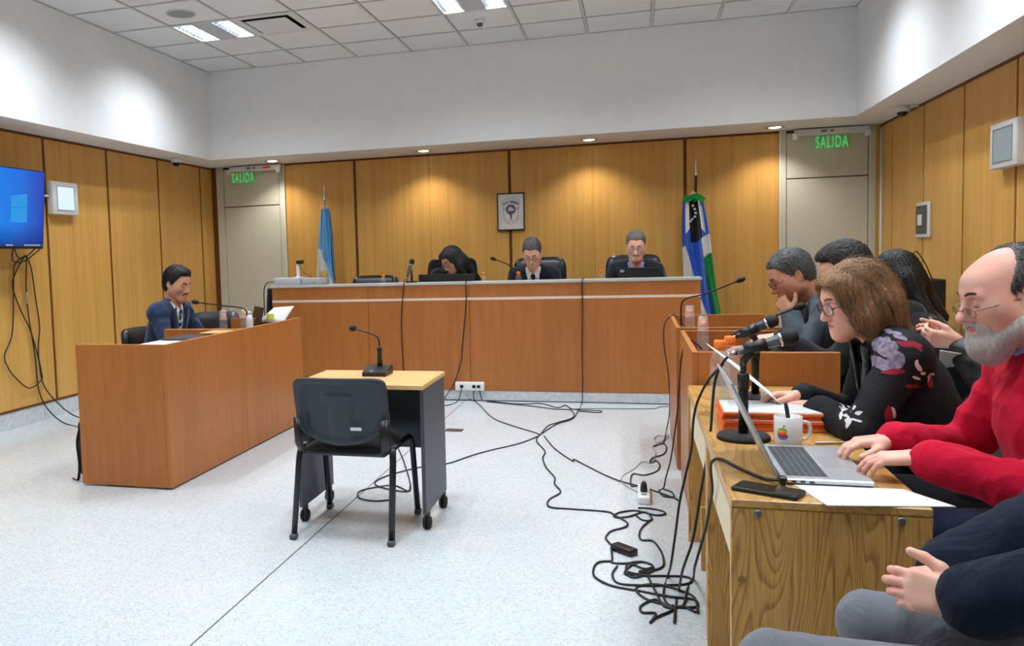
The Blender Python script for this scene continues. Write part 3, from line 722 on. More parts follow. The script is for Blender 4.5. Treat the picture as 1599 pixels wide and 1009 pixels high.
# ------------------------------------------------------------------ wall things
def build_wall_things():
    # television
    t = thing('television', 'large black framed television showing a blue desktop screen', 'television', (-4.85, 5.41, 1.5))
    zt, zb, xt, xb = 2.185, 1.525, -4.80, -4.865; y0, y1 = 4.83, 6.0
    ang = math.atan2(xt - xb, zt - zb); M = Matrix.Translation(((xt + xb) / 2, (y0 + y1) / 2, (zt + zb) / 2)) @ Matrix.Rotation(ang, 4, 'Y')
    H2, W2 = (zt - zb) / 2, (y1 - y0) / 2
    mesh_obj('casing', MB().bbox(-.045, 0, -W2, W2, -H2, H2, .006).mat(M), M_black, t)
    nt = NT('tv_screen'); tc = nt.node('ShaderNodeTexCoord'); sp = nt.node('ShaderNodeSeparateXYZ'); nt.link(tc.outputs['UV'], sp.inputs[0])
    c1 = nt.ramp(sp.outputs[0], [(0, (0, 96, 200)), (.45, (0, 150, 245)), (.75, (0, 128, 235)), (1, (0, 70, 190))])
    c2 = nt.ramp(sp.outputs[1], [(0, (10, 60, 150)), (.3, (230, 240, 255)), (1, (200, 225, 255))])
    nt.b.inputs['Base Color'].default_value = (.01, .01, .02, 1); nt.set(.12)
    nt.link(nt.mix(c1, c2, .85, 'MULTIPLY'), nt.b.inputs['Emission Color']); nt.b.inputs['Emission Strength'].default_value = 1.0
    so = mesh_obj('screen', MB().add([(.001, -W2 + .012, -H2 + .02), (.001, W2 - .012, -H2 + .02), (.001, W2 - .012, H2 - .012), (.001, -W2 + .012, H2 - .012)], [(0, 1, 2, 3)]).mat(M), nt.m, t, False)
    uv = so.data.uv_layers.new(name='UVMap')
    for i, q in enumerate(((0, 0), (1, 0), (1, 1), (0, 1))): uv.data[i].uv = q
    nd = emit('tv_window_glow', (40, 165, 250), .9)
    g = MB()
    for a, b in ((0, 1),):
        g.add([(.0016, W2 - .40, .0), (.0016, W2 - .215, .012), (.0016, W2 - .215, -.012 - .1), (.0016, W2 - .40, -.11)], [(0, 1, 2, 3)])
        g.add([(.0016, W2 - .40, .005), (.0016, W2 - .215, .017), (.0016, W2 - .215, .125), (.0016, W2 - .40, .10)], [(0, 1, 2, 3)])
    mesh_obj('screen_logo', g.mat(M), nd, so)
    tk = MB().add([(.0016, -W2 + .012, -H2 + .02), (.0016, W2 - .012, -H2 + .02), (.0016, W2 - .012, -H2 + .045), (.0016, -W2 + .012, -H2 + .045)], [(0, 1, 2, 3)])
    mesh_obj('taskbar', tk.mat(M), emit('tv_taskbar', (18, 74, 140), .8), so)
    ic = MB(); random.seed(4)
    for k in range(9):
        y = W2 - .24 + .022 * k; ic.add([(.002, y, -H2 + .027), (.002, y + .013, -H2 + .027), (.002, y + .013, -H2 + .038), (.002, y, -H2 + .038)], [(0, 1, 2, 3)])
    ic.add([(.002, -W2 + .72, -H2 + .028), (.002, -W2 + .8, -H2 + .028), (.002, -W2 + .8, -H2 + .036), (.002, -W2 + .72, -H2 + .036)], [(0, 1, 2, 3)])
    mesh_obj('taskbar_icon', ic.mat(M), emit('tv_icons', (225, 235, 245), .8), so)
    mesh_obj('wall_bracket', MB().bbox(-5.10, -4.90, 5.3, 5.52, 1.72, 1.98, .006), M_black, t)
    # white wall boxes
    def wall_box(x, s, y0, y1, z0, z1, label, emissive):
        b = thing('wall_speaker', label, 'wall box', (x, (y0 + y1) / 2, z0))
        xa, xb_ = (XL + .024, x) if s > 0 else (x, XR - .024)
        mesh_obj('case', MB().bbox(xa, xb_, y0, y1, z0, z1, .008, 2), M_whiteplastic, b)
        f = x; d = .003 * s
        m = MB().bbox(min(f, f + d), max(f, f + d), y0 + .065, y1 - .065, z0 + .045, z1 - .045, .001)
        mesh_obj('grille', m, emit('bright_panel_emission', (226, 244, 255), 1.15) if emissive else plain('grille_grey', (158, 170, 172), .6, nscale=500, nz=.2), b)  # emission gives the left panel its brightness; a glossy white face would render dim
        mesh_obj('inner_frame', MB().tube([(f + d, y0 + .06, z0 + .04), (f + d, y1 - .06, z0 + .04), (f + d, y1 - .06, z1 - .04), (f + d, y0 + .06, z1 - .04)], .004, 6, closed=True, smooth=False), plain('grey_bead', (168, 170, 172), .5), b)
        return b
    b = wall_box(-5.04, 1, 6.375, 6.735, 1.848, 2.146, 'white wall box with a bright white panel beside the television', True)
    mesh_obj('cable_stub', MB().tube([(-5.075, 6.38, 2.01), (-5.075, 6.2, 2.01)], .012, 8), M_whiteplastic, b)
    wall_box(2.30, -1, 6.15, 6.56, 1.832, 2.13, 'white framed wall box with grey grille on right wall', False)
    p = thing('breaker_box', 'narrow white framed panel with a grey cover and paper', 'wall panel', (2.37, 8.1, 1.4))
    mesh_obj('frame', MB().bbox(2.352, 2.376, 7.94, 8.26, 1.40, 1.70, .006), M_whiteplastic, p)
    mesh_obj('cover', MB().bbox(2.345, 2.353, 7.975, 8.245, 1.43, 1.672, .004), plain('cover_grey', (78, 80, 74), .5), p)
    mesh_obj('paper_note', MB().box(2.3425, 2.345, 8.08, 8.19, 1.505, 1.595), plain('paper', (232, 232, 228), .7), p)
    c = single('wall_conduit', MB().tube([(2.366, 9.39, .16), (2.366, 9.39, 2.5)], .014, 10), M_whiteplastic, 'white vertical conduit in the corner by the right door', 'pipe')
    # framed crest
    F = thing('framed_crest', 'framed white provincial crest reading RIO NEGRO above the bench', 'picture', (-1.348, 9.45, 1.627))
    x0, x1, z0, z1, Y = -1.503, -1.193, 1.630, 2.052, 9.455
    fr = MB()
    for a in ((x0, x1, z0, z0 + .012), (x0, x1, z1 - .012, z1), (x0, x0 + .012, z0, z1), (x1 - .012, x1, z0, z1)): fr.box(a[0], a[1], Y - .012, 9.474, a[2], a[3])
    mesh_obj('frame', fr, plain('dark_frame', (52, 34, 22), .4), F)
    mesh_obj('board', MB().box(x0 + .008, x1 - .008, Y, 9.472, z0 + .008, z1 - .008), plain('board_white', (222, 222, 222), .5), F)
    cx, cz = -1.348, 1.845; yy = Y - .0012
    def flat(poly, y, m): m.add([(a, y, b) for a, b in poly], [tuple(range(len(poly)))])
    sh = [(-.105, .09), (-.09, .115), (-.05, .142), (0, .15), (.05, .142), (.09, .115), (.105, .09), (.085, .05), (.085, -.08), (.06, -.12), (0, -.15), (-.06, -.12), (-.085, -.08), (-.085, .05)]
    o = MB().tube([(cx + a, yy, cz + b) for a, b in sh], .0022, 5, closed=True, smooth=False); mesh_obj('shield_outline', o, plain('crest_grey', (120, 128, 128), .6), F)
    m = MB(); flat([(cx + .058 * math.cos(a), cz + .02 + .058 * math.sin(a)) for a in [2 * PI * k / 32 for k in range(32)]], yy, m); mesh_obj('emblem_disc', m, plain('crest_slate', (96, 104, 122), .6), F)
    m = MB(); flat([(cx - .035, cz + .005), (cx - .015, cz + .045), (cx + .005, cz + .05), (cx + .015, cz + .03), (cx + .035, cz + .025), (cx + .03, cz + .005)], yy - .0006, m); mesh_obj('emblem_figure', m, plain('crest_pale', (206, 208, 220), .6), F)
    for s in (-1, 1):
        m = MB(); flat([(cx + s * .06, cz + .035), (cx + s * .092, cz + .035), (cx + s * .092, cz + .012), (cx + s * .06, cz + .012)], yy, m); mesh_obj('emblem_band', m, plain('crest_band', (176, 190, 192), .6), F)
    m = MB(); flat([(cx - .013, cz - .035), (cx + .013, cz - .035), (cx + .003, cz - .105), (cx - .003, cz - .105)], yy - .0003, m); mesh_obj('emblem_torch', m, plain('crest_red', (140, 40, 50), .6), F)
    for k in range(8):
        a = -1.22 + .35 * k; px, pz = cx + .082 * math.sin(a) * 1.08, cz - .025 - .09 * math.cos(a)
        m = MB(); flat([(px + (.0085 if i % 2 == 0 else .004) * math.sin(2 * PI * i / 10), pz + (.0085 if i % 2 == 0 else .004) * math.cos(2 * PI * i / 10)) for i in range(10)], yy - .0003, m)
        mesh_obj('emblem_star', m, plain('crest_star', (120, 26, 36), .6), F)
    word = 'RIO NEGRO'
    for k, ch in enumerate(word):
        if ch == ' ': continue
        a = (k - 4) * .155
        fc = bpy.data.curves.new('crest_text', 'FONT'); fc.body = ch; fc.size = .036; fc.align_x = 'CENTER'; fc.align_y = 'CENTER'; fc.extrude = .0006; fc.offset = .0012
        tmp = bpy.data.objects.new('tmp_text', fc); COL.objects.link(tmp); bpy.context.view_layer.update()
        me = bpy.data.meshes.new_from_object(tmp.evaluated_get(bpy.context.evaluated_depsgraph_get())); bpy.data.objects.remove(tmp)
        o = bpy.data.objects.new('letter', me); COL.objects.link(o); o.parent = F
        o.location = (cx + .13 * math.sin(a) - F.location.x, yy - .001 - F.location.y, cz - .025 + .13 * math.cos(a) - F.location.z); o.rotation_euler = (PI / 2, a * .9, 0)
        me.materials.clear(); me.materials.append(plain('crest_ink', (24, 24, 28), .6))
build_wall_things()

# ------------------------------------------------------------------ flags
def flag(name, label, px, py, pole_col, tip, ztop, zbot, wtop, wbot, colour, mats, sway, pole_r=.012, segs=110, rows=140):
    f = thing(name, label, 'flag', (px, py, DAIS))
    mesh_obj('stand', MB().lathe([(.16, DAIS), (.16, DAIS + .02), (.05, DAIS + .05), (.03, DAIS + .12)], (px, py, 0), 24), plain('flag_stand', (60, 40, 26), .5), f)
    mesh_obj('pole', MB().tube([(px, py, DAIS + .05), (px + sway * .4, py, tip - .19)], pole_r, 12), pole_col, f)
    sp = mesh_obj('spearhead', MB().lathe([(.014, tip - .19), (.02, tip - .175), (.01, tip - .16), (.016, tip - .14), (.010, tip - .12), (.013, tip - .105), (.006, tip - .05), (.001, tip)], (px + sway * .4, py, 0), 12), M_chrome, f)
    kn = MB(); 
    for q in range(4):
        a = q * 1.7; kn.tube(catmull([(px + sway * .3, py - .015, ztop + .03), (px + .03 * math.cos(a), py - .04, ztop + .02 + .02 * math.sin(a)), (px + .045 * math.cos(a), py - .03, ztop - .05 - .02 * q)], 5), .005, 6)
    mesh_obj('tie_cord', kn, plain('cord_white', (220, 214, 200), .8), f)
    m = MB(); vs = []
    for j in range(rows + 1):
        v = j / rows; z = ztop + (zbot - ztop) * v
        wd = wtop + (wbot - wtop) * v ** .8
        for i in range(segs + 1):
            u = i / segs; s = u * 2 - 1
            fold = .026 * math.sin(u * 17 + v * 1.5) + .015 * math.sin(u * 31 - v * 4 + 1)
            x = px + sway * v + s * wd * (1 + .05 * math.sin(v * 7)); y = py - .03 - (.055 + .05 * v) * (1 - s * s) + fold * (.5 + v)
            vs.append((x, y, z - .02 * s * s * v + .012 * math.sin(u * 9)))
    n = segs + 1
    for v in vs: m.v.append(v)
    for j in range(rows):
        for i in range(segs):
            m.f.append((j * n + i, j * n + i + 1, (j + 1) * n + i + 1, (j + 1) * n + i)); m.m.append(colour((i + .5) / segs, (j + .5) / rows)); m.sm.append(True)
    # rear sheet gives the cloth its thickness
    b0 = len(m.v)
    for v in vs: m.v.append((v[0] * .98 + px * .02, 2 * (py) - v[1] * .55 - py * .45 + .0, v[2]))
    for j in range(rows):
        for i in range(segs):
            m.f.append((b0 + j * n + i, b0 + (j + 1) * n + i, b0 + (j + 1) * n + i + 1, b0 + j * n + i + 1)); m.m.append(colour((i + .5) / segs, (j + .5) / rows)); m.sm.append(True)
    o = mesh_obj('cloth', m, mats, f, False)
    return f
M_fblue = fabric('flag_light_blue', (104, 172, 224), .7, .05, 600, .1); M_fwhite = fabric('flag_white', (226, 226, 222), .7, .03, 600, .1)
def colA(u, v):
    zb = .47 if u < .5 else .47 + (u - .5) * .85
    if v < zb: return 0 if not (.42 < u < .5 and v < .5) else 1
    return 1
fa = flag('ceremonial_flag', 'light blue and white flag with golden sun on a pole', -3.49, 9.2, M_alum, 2.235, 1.95, .95, .045, .125, colA, [M_fblue, M_fwhite], -.03)
sun = MB(); sx, sz, sy = -3.475, 1.185, 9.025
sun.sphere((sx, sy, sz), (.03, .008, .03), 16, 8)
for k in range(16):
    a = 2 * PI * k / 16; r1 = .062 if k % 2 else .052
    sun.tube([(sx + .03 * math.cos(a), sy, sz + .03 * math.sin(a)), (sx + r1 * math.cos(a), sy + .004, sz + r1 * math.sin(a))], [.005, .001], 5)
mesh_obj('sun_emblem', sun, plain('flag_gold', (214, 176, 66), .5), fa)
M_fb2 = fabric('flag_royal_blue', (46, 92, 196), .7, .05, 600, .1); M_fg = fabric('flag_green', (20, 140, 62), .7, .05, 600, .1); M_fk = fabric('flag_black', (16, 18, 26), .7, .05, 600, .1)
def colB2(u, v):  # 0 blue 1 white 2 green 3 black
    if v < .045: return 2
    if v < .36 - .10 * (u - .5):
        if .28 < u < .72: return 3
        return 1 if v < .20 + .3 * abs(u - .5) and (.13 < u < .87) else 0
    b1 = .06 + .95 * (v - .36); b2 = .68 + .22 * (v - .36)
    if u < b1: return 1
    if u < b2: return 0
    return 1 if v < .50 - .15 * (u - .7) else 2
fb = flag('ceremonial_flag', 'blue, white and green flag with white stars on a pole', .575, 9.2, plain('dark_pole', (50, 30, 20), .4), 2.30, 1.905, .62, .09, .185, colB2, [M_fb2, M_fwhite, M_fg, M_fk], .09, .015)
hood = MB().add([(.475, 9.11, 1.86), (.555, 9.07, 1.915), (.61, 9.07, 1.925), (.70, 9.11, 1.875), (.67, 9.10, 1.83), (.59, 9.06, 1.87), (.51, 9.10, 1.83)], [(0, 1, 5, 6), (1, 2, 5), (2, 3, 4, 5)])
hood.add([(p[0], p[1] + .012, p[2]) for p in hood.v], [(6, 5, 1, 0), (5, 2, 1), (5, 4, 3, 2)])
mesh_obj('hoist_fold', hood, M_fg, fb)
for k, (x, z) in enumerate(((.572, 1.80), (.590, 1.765), (.598, 1.725), (.590, 1.688), (.566, 1.662), (.548, 1.642))):
    st = MB().prism([(x + (.016 if i % 2 == 0 else .0065) * math.sin(2 * PI * i / 10), z + (.016 if i % 2 == 0 else .0065) * math.cos(2 * PI * i / 10)) for i in range(10)], 9.069, 9.10)
    mesh_obj('star', st, M_fwhite, fb)
# ================================================================== PEOPLE
f32 = np.float32
class Field:
    """signed-distance field on a grid, polygonised with surface nets into one continuous skin"""
    def __init__(s): s.ops = []
    def rc(s, a, b, r1, r2=None, k=.03, op='u'):
        a, b = np.array(a, float), np.array(b, float); r2 = r1 if r2 is None else r2
        s.ops.append((op, 'rc', (a, b, r1, r2), k, np.minimum(a - r1, b - r2), np.maximum(a + r1, b + r2))); return s
    def ell(s, c, r, k=.03, op='u', R=None):
        c = np.array(c, float); r = np.array(r if not np.isscalar(r) else (r, r, r), float)
        e = r if R is None else np.full(3, r.max()); s.ops.append((op, 'el', (c, r, R), k, c - e, c + e)); return s
    def cut(s, fn): s.ops.append(('c', 'fn', fn, 0, None, None)); return s
    @staticmethod
    def dist(kind, P, X, Y, Z):
        if kind == 'rc':
            a, b, r1, r2 = P; ba = b - a; L = max(float(ba @ ba), 1e-12)
            x, y, z = X - f32(a[0]), Y - f32(a[1]), Z - f32(a[2])
            h = np.clip((x * f32(ba[0]) + y * f32(ba[1]) + z * f32(ba[2])) / f32(L), 0, 1)
            return np.sqrt((x - h * f32(ba[0])) ** 2 + (y - h * f32(ba[1])) ** 2 + (z - h * f32(ba[2])) ** 2) - (f32(r1) + f32(r2 - r1) * h)
        c, r, R = P; x, y, z = X - f32(c[0]), Y - f32(c[1]), Z - f32(c[2])
        if R is not None:
            R = np.asarray(R, f32); x, y, z = R[0, 0] * x + R[0, 1] * y + R[0, 2] * z, R[1, 0] * x + R[1, 1] * y + R[1, 2] * z, R[2, 0] * x + R[2, 1] * y + R[2, 2] * z
        x, y, z = x / f32(r[0]), y / f32(r[1]), z / f32(r[2]); k0 = np.sqrt(x * x + y * y + z * z)
        k1 = np.sqrt((x / f32(r[0])) ** 2 + (y / f32(r[1])) ** 2 + (z / f32(r[2])) ** 2)
        return k0 * (k0 - 1) / np.maximum(k1, 1e-6)
    def at(s, P):
        P = np.asarray(P, f32).reshape(-1, 3); X, Y, Z = P.T; F = np.full(len(P), 1., f32)
        for op, kind, par, k, lo, hi in s.ops:
            if op == 'c': continue
            d = s.dist(kind, par, X, Y, Z); F = s.comb(F, d, k, op)
        return F
    @staticmethod
    def comb(F, d, k, op):
        if op == 'u':
            h = np.maximum(k - np.abs(F - d), 0) / max(k, 1e-6); return np.minimum(F, d) - h * h * f32(k * .25)
        d = -d; h = np.maximum(k - np.abs(F - d), 0) / max(k, 1e-6); return np.maximum(F, d) + h * h * f32(k * .25)
    def mesh(s, h):
        lo = np.min([o[4] for o in s.ops if o[0] == 'u'], 0) - 3 * h; hi = np.max([o[5] for o in s.ops if o[0] == 'u'], 0) + 3 * h
        n = np.ceil((hi - lo) / h).astype(int) + 1
        ax = [(lo[i] + h * np.arange(n[i])).astype(f32) for i in range(3)]
        F = np.full(n, 1., f32)
        for op, kind, par, k, a, b in s.ops:
            if op == 'c':
                F = np.maximum(F, par(ax[0][:, None, None], ax[1][None, :, None], ax[2][None, None, :])); continue
            m = k + 4 * h
            i0 = np.clip(np.floor((a - m - lo) / h).astype(int), 0, n); i1 = np.clip(np.ceil((b + m - lo) / h).astype(int) + 1, 0, n)
            if (i1 <= i0).any(): continue
            sl = tuple(slice(p, q) for p, q in zip(i0, i1))
            d = s.dist(kind, par, ax[0][sl[0]][:, None, None], ax[1][sl[1]][None, :, None], ax[2][sl[2]][None, None, :])
            F[sl] = s.comb(F[sl], d, k, op)
        return nets(F, lo, h)
def nets(F, lo, h):
    I = F < 0; nx, ny, nz = F.shape
    c = np.zeros((nx - 1, ny - 1, nz - 1), np.uint8)
    for i in (0, 1):
        for j in (0, 1):
            for k in (0, 1): c += I[i:nx - 1 + i, j:ny - 1 + j, k:nz - 1 + k]
    act = (c > 0) & (c < 8); ids = -np.ones(act.shape, np.int64); cells = np.argwhere(act); ids[act] = np.arange(len(cells))
    S = np.zeros((len(cells), 3), f32); C = np.zeros(len(cells), f32)
    corner = [(i, j, k) for i in (0, 1) for j in (0, 1) for k in (0, 1)]
    V = {q: F[cells[:, 0] + q[0], cells[:, 1] + q[1], cells[:, 2] + q[2]] for q in corner}
    for q in corner:
        for ax in range(3):
            if q[ax]: continue
            r = list(q); r[ax] = 1; r = tuple(r); a, b = V[q], V[r]; m = (a < 0) != (b < 0)
            t = np.where(m, a / np.where(np.abs(a - b) < 1e-9, 1, a - b), 0)
            for d in range(3): S[:, d] += np.where(m, q[d] + (t if d == ax else 0), 0)
            C += m
    verts = (cells + S / C[:, None]) * h + lo
    faces = []
    for ax in range(3):
        u, v = (ax + 1) % 3, (ax + 2) % 3
        s0 = [slice(None)] * 3; s1 = [slice(None)] * 3; s0[ax] = slice(0, -1); s1[ax] = slice(1, None)
        A, B = I[tuple(s0)], I[tuple(s1)]; E = np.argwhere(A != B)
        ok = (E[:, u] > 0) & (E[:, v] > 0) & (E[:, u] < F.shape[u] - 1) & (E[:, v] < F.shape[v] - 1); E = E[ok]
        if not len(E): continue
        def g(du, dv):
            q = E.copy(); q[:, u] += du; q[:, v] += dv; return ids[q[:, 0], q[:, 1], q[:, 2]]
        quad = np.stack([g(-1, -1), g(0, -1), g(0, 0), g(-1, 0)], 1)
        flip = ~A[E[:, 0], E[:, 1], E[:, 2]]; quad[flip] = quad[flip][:, ::-1]; faces.append(quad)
    return verts.astype(np.float64), np.concatenate(faces)
def smooth_np(V, Q, it=1, lam=.5):
    for _ in range(it):
        S = np.zeros_like(V); C = np.zeros(len(V))
        for a, b in ((0, 1), (1, 2), (2, 3), (3, 0)):
            for p, q in ((a, b), (b, a)): np.add.at(S, Q[:, p], V[Q[:, q]]); np.add.at(C, Q[:, p], 1)
        V = V * (1 - lam) + lam * S / C[:, None]
    return V
def np_obj(name, parts, mats, parent=None, mi=None):
    """parts: list of (verts, quads, material index or per-face array)"""
    vs = []; fs = []; ms = []; b = 0
    for p in parts:
        V, Q, m = p; vs.append(V); fs.append(Q + b); b += len(V); ms.append(np.full(len(Q), m) if np.isscalar(m) else m)
    V, Q, m = np.concatenate(vs), np.concatenate(fs), np.concatenate(ms)
    off = np.array(WLOC.get(parent.name, (0, 0, 0))) if parent else np.zeros(3)
    me = bpy.data.meshes.new(name); V = (V - off).astype(f32)
    me.vertices.add(len(V)); me.vertices.foreach_set('co', V.ravel())
    me.loops.add(Q.size); me.loops.foreach_set('vertex_index', Q.astype(np.int32).ravel())
    me.polygons.add(len(Q)); me.polygons.foreach_set('loop_start', np.arange(0, Q.size, 4, dtype=np.int32))
    me.polygons.foreach_set('material_index', m.astype(np.int32)); me.polygons.foreach_set('use_smooth', np.ones(len(Q), bool))
    for x in (mats if isinstance(mats, (list, tuple)) else [mats]): me.materials.append(x)
    me.update(calc_edges=True); me.validate()
    o = bpy.data.objects.new(name, me); COL.objects.link(o)
    if parent: o.parent = parent
    WLOC[o.name] = tuple(off)
    return o
def wrinkle(V, Q, amp, seed, wl=.085):
    """soft cloth folds: warped waves pushed along the surface normal"""
    P = V[Q]; Nf = np.cross(P[:, 2] - P[:, 0], P[:, 3] - P[:, 1]); VN = np.zeros_like(V)
    for k in range(4): np.add.at(VN, Q[:, k], Nf)
    VN /= np.linalg.norm(VN, axis=1)[:, None] + 1e-12
    rng = np.random.default_rng(seed); d = np.zeros(len(V))
    for i in range(5):
        k1 = rng.normal(size=3); k1 *= 2 * PI / (wl * (.7 + .9 * rng.random())) / np.linalg.norm(k1); k2 = rng.normal(size=3) * 14; k3 = rng.normal(size=3) * 9
        m = .5 + .5 * np.sin(V @ k3 + rng.random() * 6); d += m * (1 - np.abs(np.sin(V @ k1 * .5 + 1.6 * np.sin(V @ k2 + i)))) ** 1.6 - .25 * m
    return V + VN * (amp * d)[:, None]
def nrm(v): v = np.array(v, float); return v / np.linalg.norm(v)
UP = np.array([0, 0, 1.])

# ---- head, in its own frame: x right, y forward, z up, origin between the ears
def head_field(neck_l, wide=1., jaw=1., nose=1., fat=0., ear=1.):
    F = Field()
    F.ell((0, -.018, .034), (.076 * wide, .098, .088), .02)
    F.ell((0, .026, -.02), (.065 * wide + fat * .5, .066, .088), .03)
    F.ell((0, .045, .045), (.056 * wide, .046, .042), .03)
    for s in (-1, 1):
        F.ell((s * .043 * wide, .050, -.022), (.025 + fat, .028, .026 + fat), .05)
        F.rc((s * .055 * wide * jaw, .005, -.062), (s * .018, .072, -.103), .020 + fat, .017 + fat * .5, .05)
        F.rc((s * .012, .090, .0265), (s * .040, .078, .0245), .0075, .007, .02)
    F.ell((0, .074, -.104), (.022, .02, .018), .025)
    F.ell((0, .080, -.066), (.027, .017, .022), .022)
    F.ell((0, .045, -.095), (.035, .035, .02 + fat), .03)
    for s in (-1, 1): F.ell((s * .031, .100, .004), (.0165, .016, .012), .014, 's')
    F.rc((0, .088, .016), (0, .112 + .006 * (nose - 1) * 4, -.030), .0085, .0125 * nose, .012)
    F.ell((0, .112 + .02 * (nose - 1), -.034), (.0125 * nose, .0115 * nose, .0105), .008)
    for s in (-1, 1): F.ell((s * .0125 * nose, .099, -.037), (.0085 * nose, .011, .0085), .008)
    for s in (-1, 1): F.ell((s * .031, .079, .003), (.0155, .0135, .0125), .004)
    F.rc((-.019, .0905, -.0605), (0, .0985, -.0585), .0042, .0052, .006); F.rc((.019, .0905, -.0605), (0, .0985, -.0585), .0042, .0052, .006)
    F.rc((-.016, .0895, -.0695), (0, .0965, -.0710), .0045, .0060, .006); F.rc((.016, .0895, -.0695), (0, .0965, -.0710), .0045, .0060, .006)
    F.rc((-.022, .0940, -.0650), (.022, .0940, -.0650), .0012, .0012, .003, 's')
    for s in (-1, 1):
        a = .25 * s; R = np.array([[math.cos(a), math.sin(a), 0], [-math.sin(a), math.cos(a), 0], [0, 0, 1]])
        F.ell((s * .079 * wide, -.012, -.004), (.0085, .019 * ear, .032 * ear), .006, R=R)
        F.ell((s * .0870 * wide, -.007, .003), (.0065, .011, .018), .004, 's')
        F.ell((s * .078 * wide, -.004, -.030), (.007, .010, .011), .006)
    nl = np.array(neck_l); F.rc((0, -.025, -.045), tuple(nl * .55 + np.array([0, -.025, -.045]) * .45), .056 * (wide * .5 + .5) + fat, .054 + fat, .03)
    F.rc(tuple(nl * .55 + np.array([0, -.025, -.045]) * .45), nl, .054 + fat, .066 + fat, .03)
    return F
def skull_field(wide=1., g=0.):
    F = Field(); F.ell((0, -.018, .034), (.076 * wide + g, .098 + g, .088 + g), .02); F.ell((0, .045, .045), (.056 * wide + g, .046 + g, .042 + g), .03)
    F.ell((0, -.04, -.02), (.062 * wide + g, .06 + g, .07 + g), .03); return F
HAIRLINE = {'short': ([-.13, -.05, -.022, -.012, .010, .024, .05, .07, .09, .12], [-.085, -.075, -.055, .02, -.016, .012, .058, .080, .094, .105]),
            'back': ([-.13, -.05, -.022, -.012, .012, .03, .05, .06, .08], [-.085, -.075, -.055, .02, -.02, .02, .075, .096, .11])}
def hair_mesh(style, wide, h, seed=0):
    rng = np.random.default_rng(seed)
    if style in ('short', 'back', 'thick'):
        g = .0075 if style != 'thick' else .012
        F = skull_field(wide, g); ys, zs = HAIRLINE['short' if style == 'thick' else style]
        if style == 'thick': F.ell((0, .020, .108), (.054 * wide, .066, .026), .04)
        F.ell((0, -.012, .070), (.066 * wide, .090, .062 if style != 'back' else .058), .03)
        F.cut(lambda X, Y, Z: (np.interp(Y, ys, zs).astype(f32) + f32(.014) * np.exp(-((np.abs(X) - .044) / .014) ** 2) * (Y > .03) + f32(.004) * np.sin(X * 420) * np.sin(Y * 300 + 1) - Z) * .6)
    elif style == 'bald':
        F = skull_field(wide, .0065); ys, zs = HAIRLINE['short']
        F.cut(lambda X, Y, Z: (np.interp(Y, ys, zs).astype(f32) - Z) * .7 + X * 0)
        # bare forehead and crown: hair only behind a slanted line and below the crown
        F.cut(lambda X, Y, Z: (Y - (.040 - .62 * np.maximum(Z, 0) + .25 * np.minimum(Z, 0))) * .8 + X * 0)
    elif style == 'bob':
        F = skull_field(wide, .016); F.ell((0, -.03, -.04), (.100 * wide, .088, .105), .05)
        for s in (-1, 1):
            F.rc((s * .060, .045, .075), (s * .090, .020, -.05), .026, .026, .04); F.rc((s * .090, .020, -.05), (s * .088, .0, -.150), .028, .018, .04)
            F.rc((s * .070, -.06, -.03), (s * .085, -.09, -.165), .04, .026, .05)
        F.rc((0, -.08, -.02), (0, -.115, -.17), .06, .03, .05)
        F.cut(lambda X, Y, Z: -np.maximum(np.maximum(np.abs(X) - (.060 + .35 * np.maximum(0, .02 - Y)), .012 - Y), Z - (.082 - .2 * np.abs(X))))
    else:  # long
        F = skull_field(wide, .016); F.ell((0, -.04, -.05), (.095 * wide, .08, .11), .05)
        for s in (-1, 1):
            F.rc((s * .060, .04, .07), (s * .085, .02, -.06), .025, .03, .04); F.rc((s * .085, .02, -.06), (s * .10, .03, -.24), .034, .026, .04)
            F.rc((s * .06, -.07, -.05), (s * .08, -.09, -.28), .045, .035, .05)
        F.cut(lambda X, Y, Z: -np.maximum(np.maximum(np.abs(X) - .058, .014 - Y), Z - .07))
    V, Q = F.mesh(h); V = smooth_np(V, Q, 2)
    a = np.arctan2(V[:, 0], V[:, 1] + .02)
    wv = .0022 * np.sin(a * 38 + V[:, 2] * 40) + .0016 * np.sin(a * 71 + V[:, 2] * 90 + 1.3) + .0012 * rng.normal(size=len(V))
    d = V - np.array([0, -.02, .02]); d /= np.linalg.norm(d, axis=1)[:, None] + 1e-9
    return V + d * wv[:, None], Q
